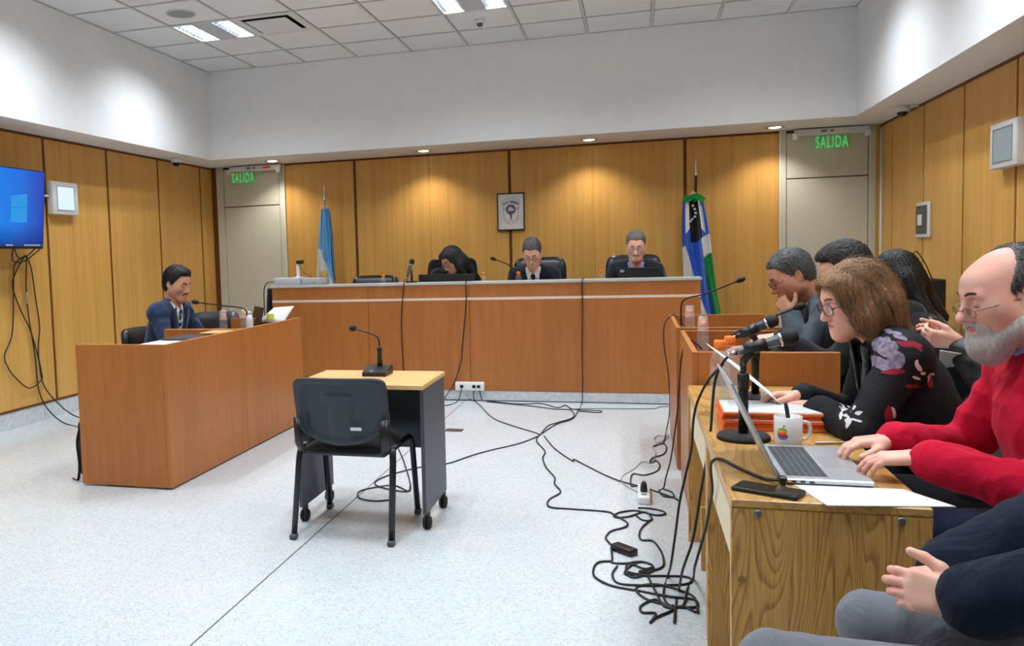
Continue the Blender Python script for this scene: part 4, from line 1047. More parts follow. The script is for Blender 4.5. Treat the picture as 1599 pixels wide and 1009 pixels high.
def strands(V, Q, flow, n, length, r, seed, steps=4, lift=.0015, jit=.25):
    """thin tapered hair strands that follow the hair surface"""
    rng = np.random.default_rng(seed); P = V[Q]; N = np.cross(P[:, 2] - P[:, 0], P[:, 3] - P[:, 1]); A = np.linalg.norm(N, axis=1); N /= A[:, None] + 1e-12
    VN = np.zeros_like(V)
    for k in range(4): np.add.at(VN, Q[:, k], N)
    VN /= np.linalg.norm(VN, axis=1)[:, None] + 1e-12
    kd = KDTree(len(V))
    for i, p in enumerate(V): kd.insert(p, i)
    kd.balance()
    pick = rng.choice(len(Q), n, p=A / A.sum()); out = []; fc = []; b = 0
    for i in pick:
        p = P[i].mean(0); L = length * (.6 + .8 * rng.random()); q = p.copy(); pts = [p + N[i] * lift]; j = rng.normal(size=3) * jit
        for s in range(steps):
            _, idx, _ = kd.find(q); n_ = VN[idx]; t = flow(q) + j * (1 if s else .5); t = t - n_ * (t @ n_); l = np.linalg.norm(t)
            if l < 1e-6: break
            q = V[idx] * .35 + q * .65 + t / l * (L / steps); pts.append(q + n_ * (lift * (1 + .8 * s / steps)))
        pts = np.array(pts); m = len(pts)
        if m < 3: continue
        side = nrm(np.cross(pts[-1] - pts[0], N[i]) + 1e-9); up = N[i]
        rr = r * np.linspace(1, .25, m)[:, None]
        out.append(np.concatenate([pts + side * rr, pts + up * rr * .8, pts - side * rr]))
        for s in range(m - 1):
            for c, e in ((0, 1), (1, 2), (2, 0)): fc.append((b + c * m + s, b + c * m + s + 1, b + e * m + s + 1, b + e * m + s))
        b += 3 * m
    return np.concatenate(out), np.array(fc)

def ik(S, W, a, b, pole):
    d = W - S; L = np.linalg.norm(d); L2 = min(L, (a + b) * .985); u = d / L
    x = (a * a - b * b + L2 * L2) / (2 * L2); hgt = math.sqrt(max(a * a - x * x, 1e-6))
    p = np.array(pole, float); p = p - u * (p @ u); p = nrm(p)
    return S + u * x + p * hgt, S + u * L2
def hand_field(W, d, n, side, fd, curl=(.35, .5, .4), thumb=(.6, .7, .25), spread=.06, sc=1.):
    """W wrist, d finger direction, n palm normal, side +1 right -1 left"""
    d = nrm(d); n = nrm(n - d * (np.array(n) @ d)); t = np.cross(d, n) * side
    F = Field(); off = [.029, .010, -.010, -.027]; ln = [.070, .078, .072, .056]; bl = [.088, .092, .088, .080]; rad = [.0092, .0096, .0090, .0080]
    F.rc(W - fd * .06 * sc, W, .0255 * sc, .024 * sc, .02)
    for i in range(4):
        base = W + (d * bl[i] + t * off[i]) * sc
        F.rc(W + (d * .012 + t * off[i] * .62) * sc, base, .0145 * sc, .0120 * sc, .014)
        dirn = nrm(d + t * spread * (1.5 - i) * .7); p = base; ang = 0
        for j, fr in enumerate((.46, .30, .24)):
            ang += curl[j] * (1 + .06 * i); v = dirn * math.cos(ang) + n * math.sin(ang); q = p + v * ln[i] * fr * sc
            F.rc(p, q, rad[i] * (1 - .08 * j) * sc, rad[i] * (1 - .08 * (j + 1)) * sc, .0035); p = q
    a = W + (d * .022 + t * .020 + n * .006) * sc; b = a + nrm(t * thumb[0] + d * thumb[1] + n * thumb[2]) * .040 * sc
    c = b + nrm(t * thumb[0] * .55 + d * (thumb[1] + .2) + n * thumb[2]) * .032 * sc; e = c + nrm(t * thumb[0] * .3 + d * (thumb[1] + .3) + n * thumb[2]) * .024 * sc
    F.rc(a, b, .0165 * sc, .0130 * sc, .014); F.rc(b, c, .0120 * sc, .0108 * sc, .006); F.rc(c, e, .0105 * sc, .0085 * sc, .004)
    return F

def build_person(label, fwd, hc, face, pelvis, hands, cloth, hair, skin_mat, glasses=None, beard=None, brow=(30, 24, 20), near=False, neckb=None,
                 shoulder=.178, girth=1., head_kw={}, knees=None, feet=None, elbow_pole=None, group=None, open_eyes=False, tilt=0., sh_drop=.055, detail=None, shoulders=None, hs=1.04):
    """hc: head centre; face: direction the face points; hands: {side: (wrist, finger dir, palm normal, kwargs)}"""
    fwd = nrm((fwd[0], fwd[1], 0)); right = np.cross(fwd, UP); hc = np.array(hc, float); pelvis = np.array(pelvis, float)
    yv = nrm(face); zv = UP - yv * (UP @ yv); zv = nrm(zv); xv = np.cross(yv, zv)
    if tilt: xv, zv = xv * math.cos(tilt) - zv * math.sin(tilt), zv * math.cos(tilt) + xv * math.sin(tilt)
    RH = np.stack([xv, yv, zv], 1)                   # head local -> world
    toW = lambda V: (np.asarray(V) * hs) @ RH.T + hc
    N = np.array(neckb, float) if neckb is not None else hc - UP * .175 - fwd * .055
    tu = nrm(N - pelvis); tf = nrm(fwd - tu * (fwd @ tu)); tr = np.cross(tf, tu)
    C = pelvis + (N - pelvis) * .66
    S = {s: N - tu * sh_drop + tr * shoulder * s for s in (1, -1)}
    if shoulders: S.update({k: np.array(v, float) for k, v in shoulders.items()})
    E, Wr = {}, {}
    for s in (1, -1):
        w, d, n, kw = hands[s]; pole = (elbow_pole or {}).get(s, -UP * .8 + right * s * .5 - fwd * .5)
        E[s], Wr[s] = ik(S[s], np.array(w, float), .285, .262, pole)
    hip = {s: pelvis + right * s * .085 - UP * .02 for s in (1, -1)}
    K = {s: (np.array(knees[s], float) if knees else hip[s] + fwd * .40 + right * s * .05 + UP * .03) for s in (1, -1)}
    A = {s: (np.array(feet[s], float) if feet else np.array([K[s][0] - fwd[0] * .03, K[s][1] - fwd[1] * .03, (pelvis[2] - .47) + .07])) for s in (1, -1)}
    RT = np.stack([tr, tf, tu], 0); g = girth
    def torso(F, e, k=.05):
        F.ell(pelvis + tu * .02, (.165 * g + e, .125 * g + e, .12 + e), k, R=RT)
        F.ell(pelvis + (N - pelvis) * .36 + tf * .015 * g, (.148 * g + e, .118 * g + e, .15 + e), k, R=RT)
        F.ell(C + tf * .005, (.163 * (g * .6 + .4) + e, .112 * g + e, .165 + e), k, R=RT)
        F.rc(S[1] - tr * .02 - tu * .01, S[-1] + tr * .02 - tu * .01, .052 + e, .052 + e, .06)
        for s in (1, -1): F.rc(N - tu * .005 + tr * s * .03, S[s] + tu * .01, .045 + e * .7, .048 + e, .05)
        return F
    def arms(F, e, stop=1., loose=0.):
        for s in (1, -1):
            F.rc(S[s], E[s], .052 + e, .043 + e, .03); F.rc(E[s], E[s] + (Wr[s] - E[s]) * stop, .043 + e, (.030 + .012 * (1 - stop)) + e + loose, .012)
        return F
    def legs(F, e, stop=1.):
        for s in (1, -1):
            F.rc(hip[s], K[s], .082 * g + e, .058 + e, .04); F.rc(K[s], K[s] + (A[s] - K[s]) * stop, .057 + e, .040 + e + .008, .015)
        return F
    dt = detail or (.0032 if near else .0052)
    # --- body: one mesh object
    nl = RH.T @ (N - hc) / hs
    V, Q = head_field(nl, **head_kw).mesh(dt * .85); V = smooth_np(V, Q, 1, .35)
    lips = (np.abs(V[Q].mean(1)[:, 0]) < .020) & (np.abs(V[Q].mean(1)[:, 2] + .0648) < .0088 - .22 * np.abs(V[Q].mean(1)[:, 0])) & (V[Q].mean(1)[:, 1] > .0915)
    parts = [(toW(V), Q, lips.astype(int))]
    for s in (1, -1):
        w, d, n, kw = hands[s]
        Vh, Qh = hand_field(Wr[s], d, n, s, nrm(Wr[s] - E[s]), **kw).mesh(dt * .95); parts.append((smooth_np(Vh, Qh, 1, .3), Qh, 0))
    F = Field(); torso(F, -.014); arms(F, -.018, .9); legs(F, -.012, .95)
    Vb, Qb = F.mesh(.014); parts.append((Vb, Qb, 0))
    lipm = cloth.get('lips') or plain('lips_natural', (206, 138, 124), .5)
    base = np.array([pelvis[0], pelvis[1], A[1][2] - .07])
    WLOC['person_tmp'] = tuple(base)
    class _P: name = 'person_tmp'
    off = base
    body = np_obj('person', [(v - off, q, m) for v, q, m in parts], [skin_mat, lipm]); body.location = base; WLOC[body.name] = tuple(base)
    tag(body, label, 'person', group)
    # --- hair
    style, hm, hseed = hair
    wd = head_kw.get('wide', 1.)
    if style:
        Vh, Qh = hair_mesh(style, wd, dt * 1.05 if near else .0055, hseed)
        hp = [(toW(Vh), Qh, 0)]
        if True:
            fl = {'bob': lambda p: np.array([p[0] * 1.5, -.15 - .5 * (p[2] > .06), -1.0]), 'long': lambda p: np.array([p[0], -.2, -1.]), 'bald': lambda p: np.array([0, -.55, -.8]),
                  'short': lambda p: np.array([p[0] * 2, -1., -.5 + 4 * max(0, p[1])]), 'back': lambda p: np.array([p[0] * 2, -1., -.4]), 'thick': lambda p: np.array([.5 + p[0] * 3, -.8, -.5])}[style]
            nst = {'bob': 6500, 'bald': 3600}.get(style, 1100 if not near else 1800)
            Vs, Qs = strands(Vh, Qh, fl, nst, {'bob': .085, 'bald': .018}.get(style, .026), (.0008 if style == 'bob' else .0007) if near else .0010, hseed + 3, jit=.07 if style == 'bob' else .35)
            hp.append((toW(Vs), Qs, 0))
        np_obj('hair', hp, [hm], body)
    bm_ = plain('brow_%d_%d' % brow[:2], brow, .8)
    eb = MB()
    for s in (-1, 1):
        eb.tube([toW(np.array(q)) for q in catmull([(s * .012, .0990, .0265), (s * .025, .0965, .0320), (s * .040, .0890, .0310), (s * .051, .0770, .0255)], 4)], [(.0042, .0034)] * 10 + [(.003, .0030)] * 3, 6, flat=tuple(zv))
    mesh_obj('eyebrows', eb, bm_, body)
    lash = MB()
    for s in (-1, 1):
        z = -.004 if not open_eyes else .003
        lash.tube([toW(np.array(q)) for q in catmull([(s * .018, .0875, z), (s * .026, .0925, z - .0015), (s * .034, .0925, z - .0015), (s * .043, .086, z)], 4)], .0011, 5)
    mesh_obj('eyelashes', lash, plain('lash_dark', (34, 24, 20), .7), body)
    if beard:
        bm2, full = beard
        F = Field()
        if full:
            for s in (-1, 1):
                F.rc((s * .066, .004, -.018), (s * .062, .012, -.065), .013, .018, .02); F.rc((s * .062, .012, -.065), (s * .022, .075, -.108), .020, .028, .03)
                F.rc((s * .05, .02, -.085), (s * .02, .06, -.130), .024, .024, .04); F.rc((s * .006, .1000, -.050), (s * .034, .082, -.066), .0070, .0085, .01)
                F.rc((s * .034, .082, -.066), (s * .034, .074, -.095), .010, .016, .02)
            F.ell((0, .078, -.112), (.036, .026, .034), .03); F.ell((0, .072, -.130), (.030, .026, .028), .04)
            F.ell((0, .100, -.066), (.020, .012, .0075), .006, 's')
        else:
            for s in (-1, 1): F.rc((s * .004, .1010, -.0500), (s * .026, .0920, -.0600), .0050, .0048, .006); F.rc((s * .026, .0915, -.060), (s * .021, .0880, -.095), .0040, .006, .008)
            F.ell((0, .0890, -.099), (.019, .012, .015), .012)
        Vb_, Qb_ = F.mesh(dt); Vb_ = smooth_np(Vb_, Qb_, 1); bp = [(toW(Vb_), Qb_, 0)]
        if full:
            Vs, Qs = strands(Vb_, Qb_, lambda p: np.array([p[0] * .6, -.05 + .5 * (p[2] < -.12), -1.]), 4200, .024, .0007, 5, jit=.35); bp.append((toW(Vs), Qs, 0))
        np_obj('beard', bp, [bm2], body)
    if glasses:
        gm, gr, gy, gz, gw, gh = glasses   # material, rim radius, forward, height, lens half width / height
        G = MB()
        for s in (-1, 1):
            ring = []
            for k in range(20):
                a = 2 * PI * k / 20; ca, sa = math.cos(a), math.sin(a); e = 2.6
                ring.append(toW(np.array([s * .0325 + gw * math.copysign(abs(ca) ** (2 / e), ca), gy - .010 * abs(s * .0325 + gw * ca) / .055, gz + gh * math.copysign(abs(sa) ** (2 / e), sa)])))
            G.tube(ring, gr, 6, closed=True)
            G.tube([toW(np.array(q)) for q in ((s * (.0325 + gw), gy - .012, gz + .006), (s * .074, gy - .03, gz + .009), (s * .080 * wd, -.004, gz + .014), (s * .080 * wd, -.022, gz + .0), (s * .078 * wd, -.03, gz - .016))], gr * .9, 6)
        G.tube([toW(np.array(q)) for q in catmull([(-.0325 + gw, gy - .001, gz + .004), (0, gy + .003, gz + .008), (.0325 - gw, gy - .001, gz + .004)], 4)], gr, 6)
        go = mesh_obj('glasses', G, gm, body)
        for s in (-1, 1):
            L = []
            for k in range(20):
                a = 2 * PI * k / 20; ca, sa = math.cos(a), math.sin(a)
                L.append((s * .0325 + gw * math.copysign(abs(ca) ** .77, ca), gy - .010 * abs(s * .0325 + gw * ca) / .055, gz + gh * math.copysign(abs(sa) ** .77, sa)))
            m = MB().add([toW(np.array(q)) for q in L] + [toW(np.array((q[0], q[1] - .0012, q[2]))) for q in L], [tuple(range(20)), tuple(reversed(range(20, 40)))] + [(k, (k + 1) % 20, 20 + (k + 1) % 20, 20 + k) for k in range(20)])
            mesh_obj('lens', m, clear('lens_glass', (.96, .96, .98), .0, 1.12), go)
    # --- clothes
    rel = lambda X, Y, Z, ax: (X - f32(N[0])) * f32(ax[0]) + (Y - f32(N[1])) * f32(ax[1]) + (Z - f32(N[2])) * f32(ax[2])
    T = torso(Field(), .0)
    def surf(xr, v, e=.0):
        """point on the chest front at sideways xr, v below the neck base, e above the skin"""
        p0 = N + tr * xr - tu * v - tf * .05; ts = np.linspace(0, .32, 65); P = p0 + tf * ts[:, None]; d = T.at(P) - e
        idx = np.where(d < 0)[0]; i = idx[-1] if len(idx) else 10
        return P[min(i, 63)] + tf * (d[i] * -1 if len(idx) else 0)
    ch = .0075 if near else .010
    top = cloth['top']; e = cloth.get('e', .018); vlen = cloth.get('v', 0)
    F = Field(); torso(F, e); arms(F, e * .75, cloth.get('sleeve', .93), cloth.get('cuff', .004))
    if cloth.get('collar_up'): F.rc(N - tu * .01, N + (hc - N) * .35 - tf * .01, .072, .066, .03)
    F.rc(N - tu * .02 - tf * .01, N + tu * .012 - tf * .012, .070 + e * .3, .064 + e * .3, .03)
    nlow = cloth.get('neck', .03)
    # neckline cut and hem cut
    F.cut(lambda X, Y, Z: -np.maximum(np.sqrt(rel(X, Y, Z, tr) ** 2 + (rel(X, Y, Z, tf) - .012) ** 2) - f32(.052 + nlow * .25), -(rel(X, Y, Z, tu) + f32(nlow))))
    if vlen:
        F.cut(lambda X, Y, Z: -np.maximum(np.abs(rel(X, Y, Z, tr)) - f32(.068) * (1 + rel(X, Y, Z, tu) / f32(vlen)), np.maximum(-(rel(X, Y, Z, tf) - f32(.0)), rel(X, Y, Z, tu) - .05)))
    V, Q = F.mesh(ch)
    V = smooth_np(V, Q, 1, .4)
    # soft folds around elbows, shoulders and waist
    for s in (1, -1):
        ax = nrm(Wr[s] - S[s]); dd = np.minimum(np.linalg.norm(V - E[s], axis=1), np.linalg.norm(V - (S[s] * .8 + E[s] * .2), axis=1)); wgt = np.exp(-(dd / .12) ** 2)
        ph = (V - E[s]) @ ax; q = (V - E[s]) @ nrm(np.cross(ax, UP) + 1e-6); V = V + (np.sin(ph * 95 + q * 45) * .0042 * cloth.get('fold', 1.) * wgt)[:, None] * nrm(UP * .6 + tf * .5 + tr * s * .4)
    V = wrinkle(V, Q, .0032 * cloth.get('fold', 1.) * cloth.get('wr', 1.), int(abs(hc[0] * 100)))
    np_obj(cloth.get('name', 'jacket'), [(V, Q, 0)], [top], body)
    jk = body.children[-1] if len(body.children) else body
    jk = [c_ for c_ in body.children if c_.name.startswith(cloth.get('name', 'jacket'))][0]
    if cloth.get('shirt') is not None:
        F = Field(); torso(F, .006)
        F.rc(N - tu * .03 - tf * .006, N + (hc - N) * (.12 + cloth.get('collar_h', .24)) - tf * .008, .066, .061 + head_kw.get('fat', 0) + cloth.get('collar_r', 0), .02)
        r0 = N + (hc - N) * cloth.get('collar_h', .24)
        F.cut(lambda X, Y, Z: (rel(X, Y, Z, tu) - f32((r0 - N) @ tu)) - f32(.25) * (-rel(X, Y, Z, tf)))
        F.cut(lambda X, Y, Z: -(rel(X, Y, Z, tu) + f32(max(vlen, .08) + .05)))
        V, Q = F.mesh(ch * .8); sh = np_obj('shirt', [(smooth_np(V, Q, 1, .4), Q, 0)], [cloth['shirt']], body)
        col = MB()
        for s in (-1, 1):
            a0 = N + (hc - N) * .30 + tr * s * .050 + tf * .02; a1 = surf(s * .012, .012, .012) + tu * .012; a2 = surf(s * .050, .062, .016); a3 = N + (hc - N) * .06 + tr * s * .078 + tf * .015
            pts = [a0, a1, a2, a3]; o2 = [p + tf * .004 + tr * s * .002 for p in pts]
            col.add([tuple(p) for p in pts + o2], [(0, 1, 2, 3), (7, 6, 5, 4), (0, 4, 5, 1), (1, 5, 6, 2), (2, 6, 7, 3), (3, 7, 4, 0)])
        mesh_obj('collar', col, cloth['shirt'], sh)
    if cloth.get('tie') is not None:
        tm = MB(); P = []
        for v, wv in ((.004, .018), (.03, .021), (.036, .014), (.09, .020), (.16, .027), (.24, .033), (vlen + .03, .036)):
            c_ = surf(0, v, .012 if v > .033 else .022); P.append((c_ - tr * wv, c_ + tf * .006, c_ + tr * wv, c_ - tf * .006))
        for a, b in zip(P[:-1], P[1:]):
            q = [tuple(p) for p in a + b]; tm.add(q, [(0, 1, 5, 4), (1, 2, 6, 5), (2, 3, 7, 6), (3, 0, 4, 7)], 0, False)
        mesh_obj('tie', tm, cloth['tie'], body)
    if cloth.get('lapel'):
        lp = MB()
        for s in (-1, 1):
            A_, B_ = [], []
            for i in range(9):
                t = i / 8; v = -.01 + t * (vlen + .01); xi = .068 * (1 - v / vlen); wdt = .062 * math.sin(PI * min(1, .18 + t * .82)) ** .7 if t < .98 else .004
                A_.append(surf(s * max(xi, .004), max(v, 0), e + .003) + tu * (.02 * (1 - t) if v < .02 else 0)); B_.append(surf(s * (max(xi, .004) + wdt), max(v, 0) - .012 * t, e + .007))
            for a, b in zip(range(8), range(1, 9)):
                q = [A_[a], B_[a], B_[b], A_[b]]; q2 = [p + tf * .005 for p in q]
                lp.add([tuple(p) for p in q + q2], [(0, 1, 2, 3), (7, 6, 5, 4), (1, 5, 6, 2), (0, 3, 7, 4)], 0, True)
        mesh_obj('lapels', lp, cloth['lapel'], jk)
    if cloth.get('cuffs') is not None:
        cf = MB()
        for s in (1, -1):
            a = E[s] + (Wr[s] - E[s]) * (cloth.get('sleeve', .93) - .02); b = Wr[s] - (Wr[s] - E[s]) * .0 + nrm(Wr[s] - E[s]) * cloth.get('cufflen', .012)
            cf.tube([a, a * .5 + b * .5, b], [.037, .036, .034], 16)
        mesh_obj('cuffs', cf, cloth['cuffs'], jk)
    if cloth.get('legs') is not None:
        F = Field(); F.ell(pelvis - UP * .01, (.17 * g + .008, .135 * g + .008, .115), .05, R=RT); legs(F, .010, .97)
        F.cut(lambda X, Y, Z: np.minimum(Z - f32(pelvis[2] + .11) + X * 0 + Y * 0, f32(.16) - ((X - f32(pelvis[0])) * f32(fwd[0]) + (Y - f32(pelvis[1])) * f32(fwd[1])) + Z * 0))
        V, Q = F.mesh(.011); V = smooth_np(V, Q, 1, .4)
        for s in (1, -1):
            wgt = np.exp(-(np.linalg.norm(V - K[s], axis=1) / .1) ** 2); V = V + (np.sin((V - K[s]) @ fwd * 90 + V[:, 2] * 40) * .003 * wgt)[:, None] * UP
        np_obj('trousers', [(V, Q, 0)], [cloth['legs']], body)
        for s in (1, -1):
            F = Field(); a = A[s]; F.rc(a - UP * .03 - fwd * .03, a - UP * .045 + fwd * .15, .036, .03, .02); F.rc(a - UP * .02, a + UP * .03, .04, .038, .02)
            F.cut(lambda X, Y, Z, zz=a[2]: f32(zz - .07) - Z + X * 0 + Y * 0)
            V, Q = F.mesh(.010); np_obj('shoe', [(V, Q, 0)], [plain('shoe_leather', (24, 20, 18), .4)], body)
    return dict(body=body, S=S, E=E, W=Wr, N=N, tr=tr, tf=tf, tu=tu, surf=surf, toW=toW, jacket=jk)
# ------------------------------------------------------------------ who is in the room
SK_light = skin('skin_light', (232, 182, 160), .10); SK_pink = skin('skin_pink', (234, 184, 164), .12); SK_olive = skin('skin_olive', (206, 158, 130), .08); SK_tan = skin('skin_tan', (190, 138, 112), .08)
H_black = hairmat('hair_black', (34, 30, 30), (12, 11, 12)); H_grey = hairmat('hair_salt_pepper', (112, 110, 110), (44, 42, 44)); H_grey2 = hairmat('hair_grey', (142, 138, 134), (74, 70, 68)); H_brown = hairmat('hair_light_brown', (186, 144, 104), (96, 68, 46), .4)
H_beard = hairmat('beard_grey', (252, 248, 244), (206, 198, 190), .7); H_side = hairmat('hair_side_grey', (120, 116, 116), (54, 52, 54), .6); H_dkbrown = hairmat('hair_dark', (62, 54, 52), (26, 22, 22))
C_navy = fabric('suit_navy', (34, 50, 80), .8, .1, 700, .2); C_dark = fabric('suit_charcoal', (36, 38, 48), .8, .1, 700, .2); C_grey = fabric('suit_grey', (74, 82, 92), .8, .1, 700, .25); C_blk = fabric('cloth_black', (22, 22, 26), .85, .1, 600, .25)
C_white = fabric('shirt_white', (228, 230, 234), .8, .02, 600, .1); C_lblue = fabric('shirt_light_blue', (150, 172, 220), .8, .03, 600, .1); C_red = fabric('sweater_red', (200, 14, 52), .9, .06, 900, .3, .04)
C_nvj = fabric('jacket_navy', (16, 25, 44), .85, .08, 600, .45, .04, 7); C_blue = fabric('sweatshirt_blue', (40, 76, 118), .9, .08, 600, .3); C_jean = fabric('jeans_navy', (30, 40, 66), .9, .15, 500, .2); C_gpant = fabric('trousers_grey', (112, 114, 122), .9, .12, 500, .25, .15, 12)
C_tie = fabric('tie_navy', (20, 26, 44), .5, .05, 300, .05); C_trous = fabric('trousers_dark', (30, 32, 40), .85)
def stripe_tie():
    t = NT('tie_striped'); v = t.coord('Object', rnd=False, rot=(0, .7, .3)); wv = t.node('ShaderNodeTexWave'); wv.inputs['Scale'].default_value = 9; t.link(v, wv.inputs['Vector'])
    t.col(t.ramp(wv.outputs['Fac'], [(.0, (22, 28, 52)), (.62, (26, 32, 58)), (.7, (190, 196, 210)), (1, (200, 204, 216))])); t.set(.5); return t.m
def puffer():
    t = NT('puffer_black'); v = t.coord('Object', rnd=False); wv = t.node('ShaderNodeTexWave', bands_direction='Z'); wv.inputs['Scale'].default_value = 5; t.link(v, wv.inputs['Vector'])
    t.col(lin((20, 21, 26))); t.set(.5); t.bump(wv.outputs['Fac'], .25, .012); return t.m
def floral():
    """black blazer cloth printed with crimson petals, grey-mauve blooms and white sprigs"""
    t = NT('floral_print'); tc = t.node('ShaderNodeTexCoord')
    nz = t.node('ShaderNodeTexNoise'); nz.inputs['Scale'].default_value = 28; t.link(tc.outputs['Object'], nz.inputs['Vector'])
    wob = t.node('ShaderNodeVectorMath', operation='MULTIPLY_ADD'); t.link(nz.outputs['Color'], wob.inputs[0]); wob.inputs[1].default_value = (.022, .022, .022); t.link(tc.outputs['Object'], wob.inputs[2])
    col = lin((22, 22, 28))
    rng = random.Random(11)
    cr, mv, wt = lin((142, 30, 48)), lin((126, 112, 130)), lin((216, 208, 210))
    fine = t.noise(tc.outputs['Object'], 60, 3); mvc = t.ramp(fine, [(.35, (104, 94, 112)), (.65, (150, 138, 156))])
    # (centre relative to the person's base, half sizes, rotation in the X-Z plane, colour)
    P = FLORAL
    for c, h, rot, k in P:
        mp = t.node('ShaderNodeMapping', vector_type='TEXTURE'); mp.inputs['Location'].default_value = (c[0] + .011 - .005, c[1] + .011 - .06, c[2] + .011 - .012); mp.inputs['Rotation'].default_value = (0, rot, 0); mp.inputs['Scale'].default_value = h
        t.link(wob.outputs[0], mp.inputs[0]); ln = t.node('ShaderNodeVectorMath', operation='LENGTH'); t.link(mp.outputs[0], ln.inputs[0])
        lt = t.node('ShaderNodeMath', operation='LESS_THAN'); lt.inputs[1].default_value = 1.0; t.link(ln.outputs['Value'], lt.inputs[0])
        col = t.mix(col, {'r': cr, 'm': mvc, 'w': wt}[k], lt.outputs[0])
    t.col(col); t.set(.75, 0, .25); v = tc.outputs['Object']; w_ = t.noise(v, 9, 3, .55, .8); t.bump(w_, .25, .05); return t.m
FLORAL = [((-0.269, -0.16, 1.058), (0.042, 0.14, 0.009), 0.05, 'r'), ((-0.274, -0.16, 0.996), (0.03, 0.14, 0.03), 0, 'm'), ((-0.252, -0.16, 0.956), (0.023, 0.14, 0.025), 0, 'm'), ((-0.289, -0.16, 0.945), (0.032, 0.14, 0.017), 0.4, 'm'), ((-0.242, -0.16, 1.035), (0.032, 0.14, 0.009), 0.45, 'm'), ((-0.318, -0.16, 0.941), (0.021, 0.14, 0.017), 0, 'm'), ((-0.306, -0.16, 1.035), (0.009, 0.14, 0.015), 0.5, 'w'), ((-0.3, -0.16, 1.012), (0.007, 0.14, 0.019), -0.5, 'w'), ((-0.311, -0.16, 0.991), (0.019, 0.14, 0.005), 0.2, 'w'), ((-0.334, -0.16, 0.974), (0.019, 0.14, 0.005), -0.4, 'w'), ((-0.341, -0.16, 0.953), (0.006, 0.14, 0.019), 0.4, 'w'), ((-0.36, -0.16, 0.94), (0.006, 0.14, 0.021), 0.5, 'w'), ((-0.348, -0.16, 0.934), (0.009, 0.14, 0.007), 0, 'w'), ((-0.212, -0.16, 1.006), (0.034, 0.14, 0.01), 0.1, 'r'), ((-0.192, -0.16, 1.0), (0.019, 0.14, 0.007), 0.8, 'r'), ((-0.259, -0.16, 0.922), (0.032, 0.14, 0.009), -0.15, 'r'), ((-0.2, -0.2, 0.872), (0.032, 0.14, 0.006), 0.15, 'r'), ((-0.277, -0.2, 0.781), (0.013, 0.14, 0.038), -0.2, 'r'), ((-0.14, -0.2, 0.883), (0.012, 0.14, 0.03), -0.2, 'r'), ((-0.191, -0.16, 0.944), (0.008, 0.14, 0.019), -0.4, 'w'), ((-0.175, -0.16, 0.917), (0.012, 0.14, 0.006), 0.3, 'w'), ((-0.193, -0.16, 0.9), (0.013, 0.14, 0.004), 0.5, 'w'), ((-0.146, -0.16, 0.893), (0.004, 0.14, 0.013), 0, 'w'), ((-0.135, -0.16, 0.905), (0.013, 0.14, 0.004), 0.3, 'w'), ((-0.264, -0.2, 0.793), (0.006, 0.14, 0.023), -0.4, 'w'), ((-0.25, -0.2, 0.769), (0.004, 0.14, 0.013), 0.2, 'w'), ((-0.383, -0.2, 0.801), (0.005, 0.14, 0.017), 0.6, 'w'), ((-0.401, -0.2, 0.777), (0.005, 0.14, 0.021), 0.4, 'w'), ((-0.379, -0.2, 0.769), (0.019, 0.14, 0.004), 0.2, 'w'), ((-0.368, -0.2, 0.791), (0.013, 0.14, 0.004), -0.4, 'w'), ((-0.394, -0.2, 0.756), (0.004, 0.14, 0.015), 0.3, 'w'), ((-0.387, -0.16, 1.033), (0.008, 0.14, 0.013), 0.4, 'r'), ((-0.369, -0.16, 0.982), (0.006, 0.14, 0.015), -0.4, 'r'), ((-0.417, -0.2, 0.851), (0.006, 0.14, 0.017), -0.4, 'r'), ((-0.409, -0.2, 0.811), (0.013, 0.14, 0.012), 0.6, 'r'), ((-0.445, -0.2, 0.825), (0.021, 0.14, 0.005), 0, 'r'), ((-0.349, -0.16, 1.039), (0.01, 0.14, 0.004), 0.4, 'w')]
HD = lambda w, d, n, **k: (w, np.array(d, float), np.array(n, float), k)
SUIT = dict(top=C_dark, lapel=C_dark, v=.30, shirt=C_white, tie=C_tie, e=.022, legs=C_trous, cuffs=C_white, neck=.0)
def suit(**k): d = dict(SUIT); d.update(k); return d
GL = lambda col, r=.0013, w=.024, h=.017: (plain('frame_%d_%d_%d' % col, col, .35), r, .112, -.002, w, h)

# left counsel
tie_s = stripe_tie()
build_person('man in navy suit and striped tie reading at the left desk', (1, -.05), (-3.50, 5.85, 1.208), (.94, -.16, -.30), (-3.74, 5.85, .53),
    {1: HD((-3.22, 5.70, .80), (1, .25, -.1), (0, 0, -1)), -1: HD((-3.20, 5.98, .80), (1, -.1, -.1), (0, 0, -1))},
    suit(top=C_navy, lapel=C_navy, tie=tie_s), ('thick', H_black, 1), SK_olive, beard=(H_black, False), brow=(24, 20, 20), detail=.0048)
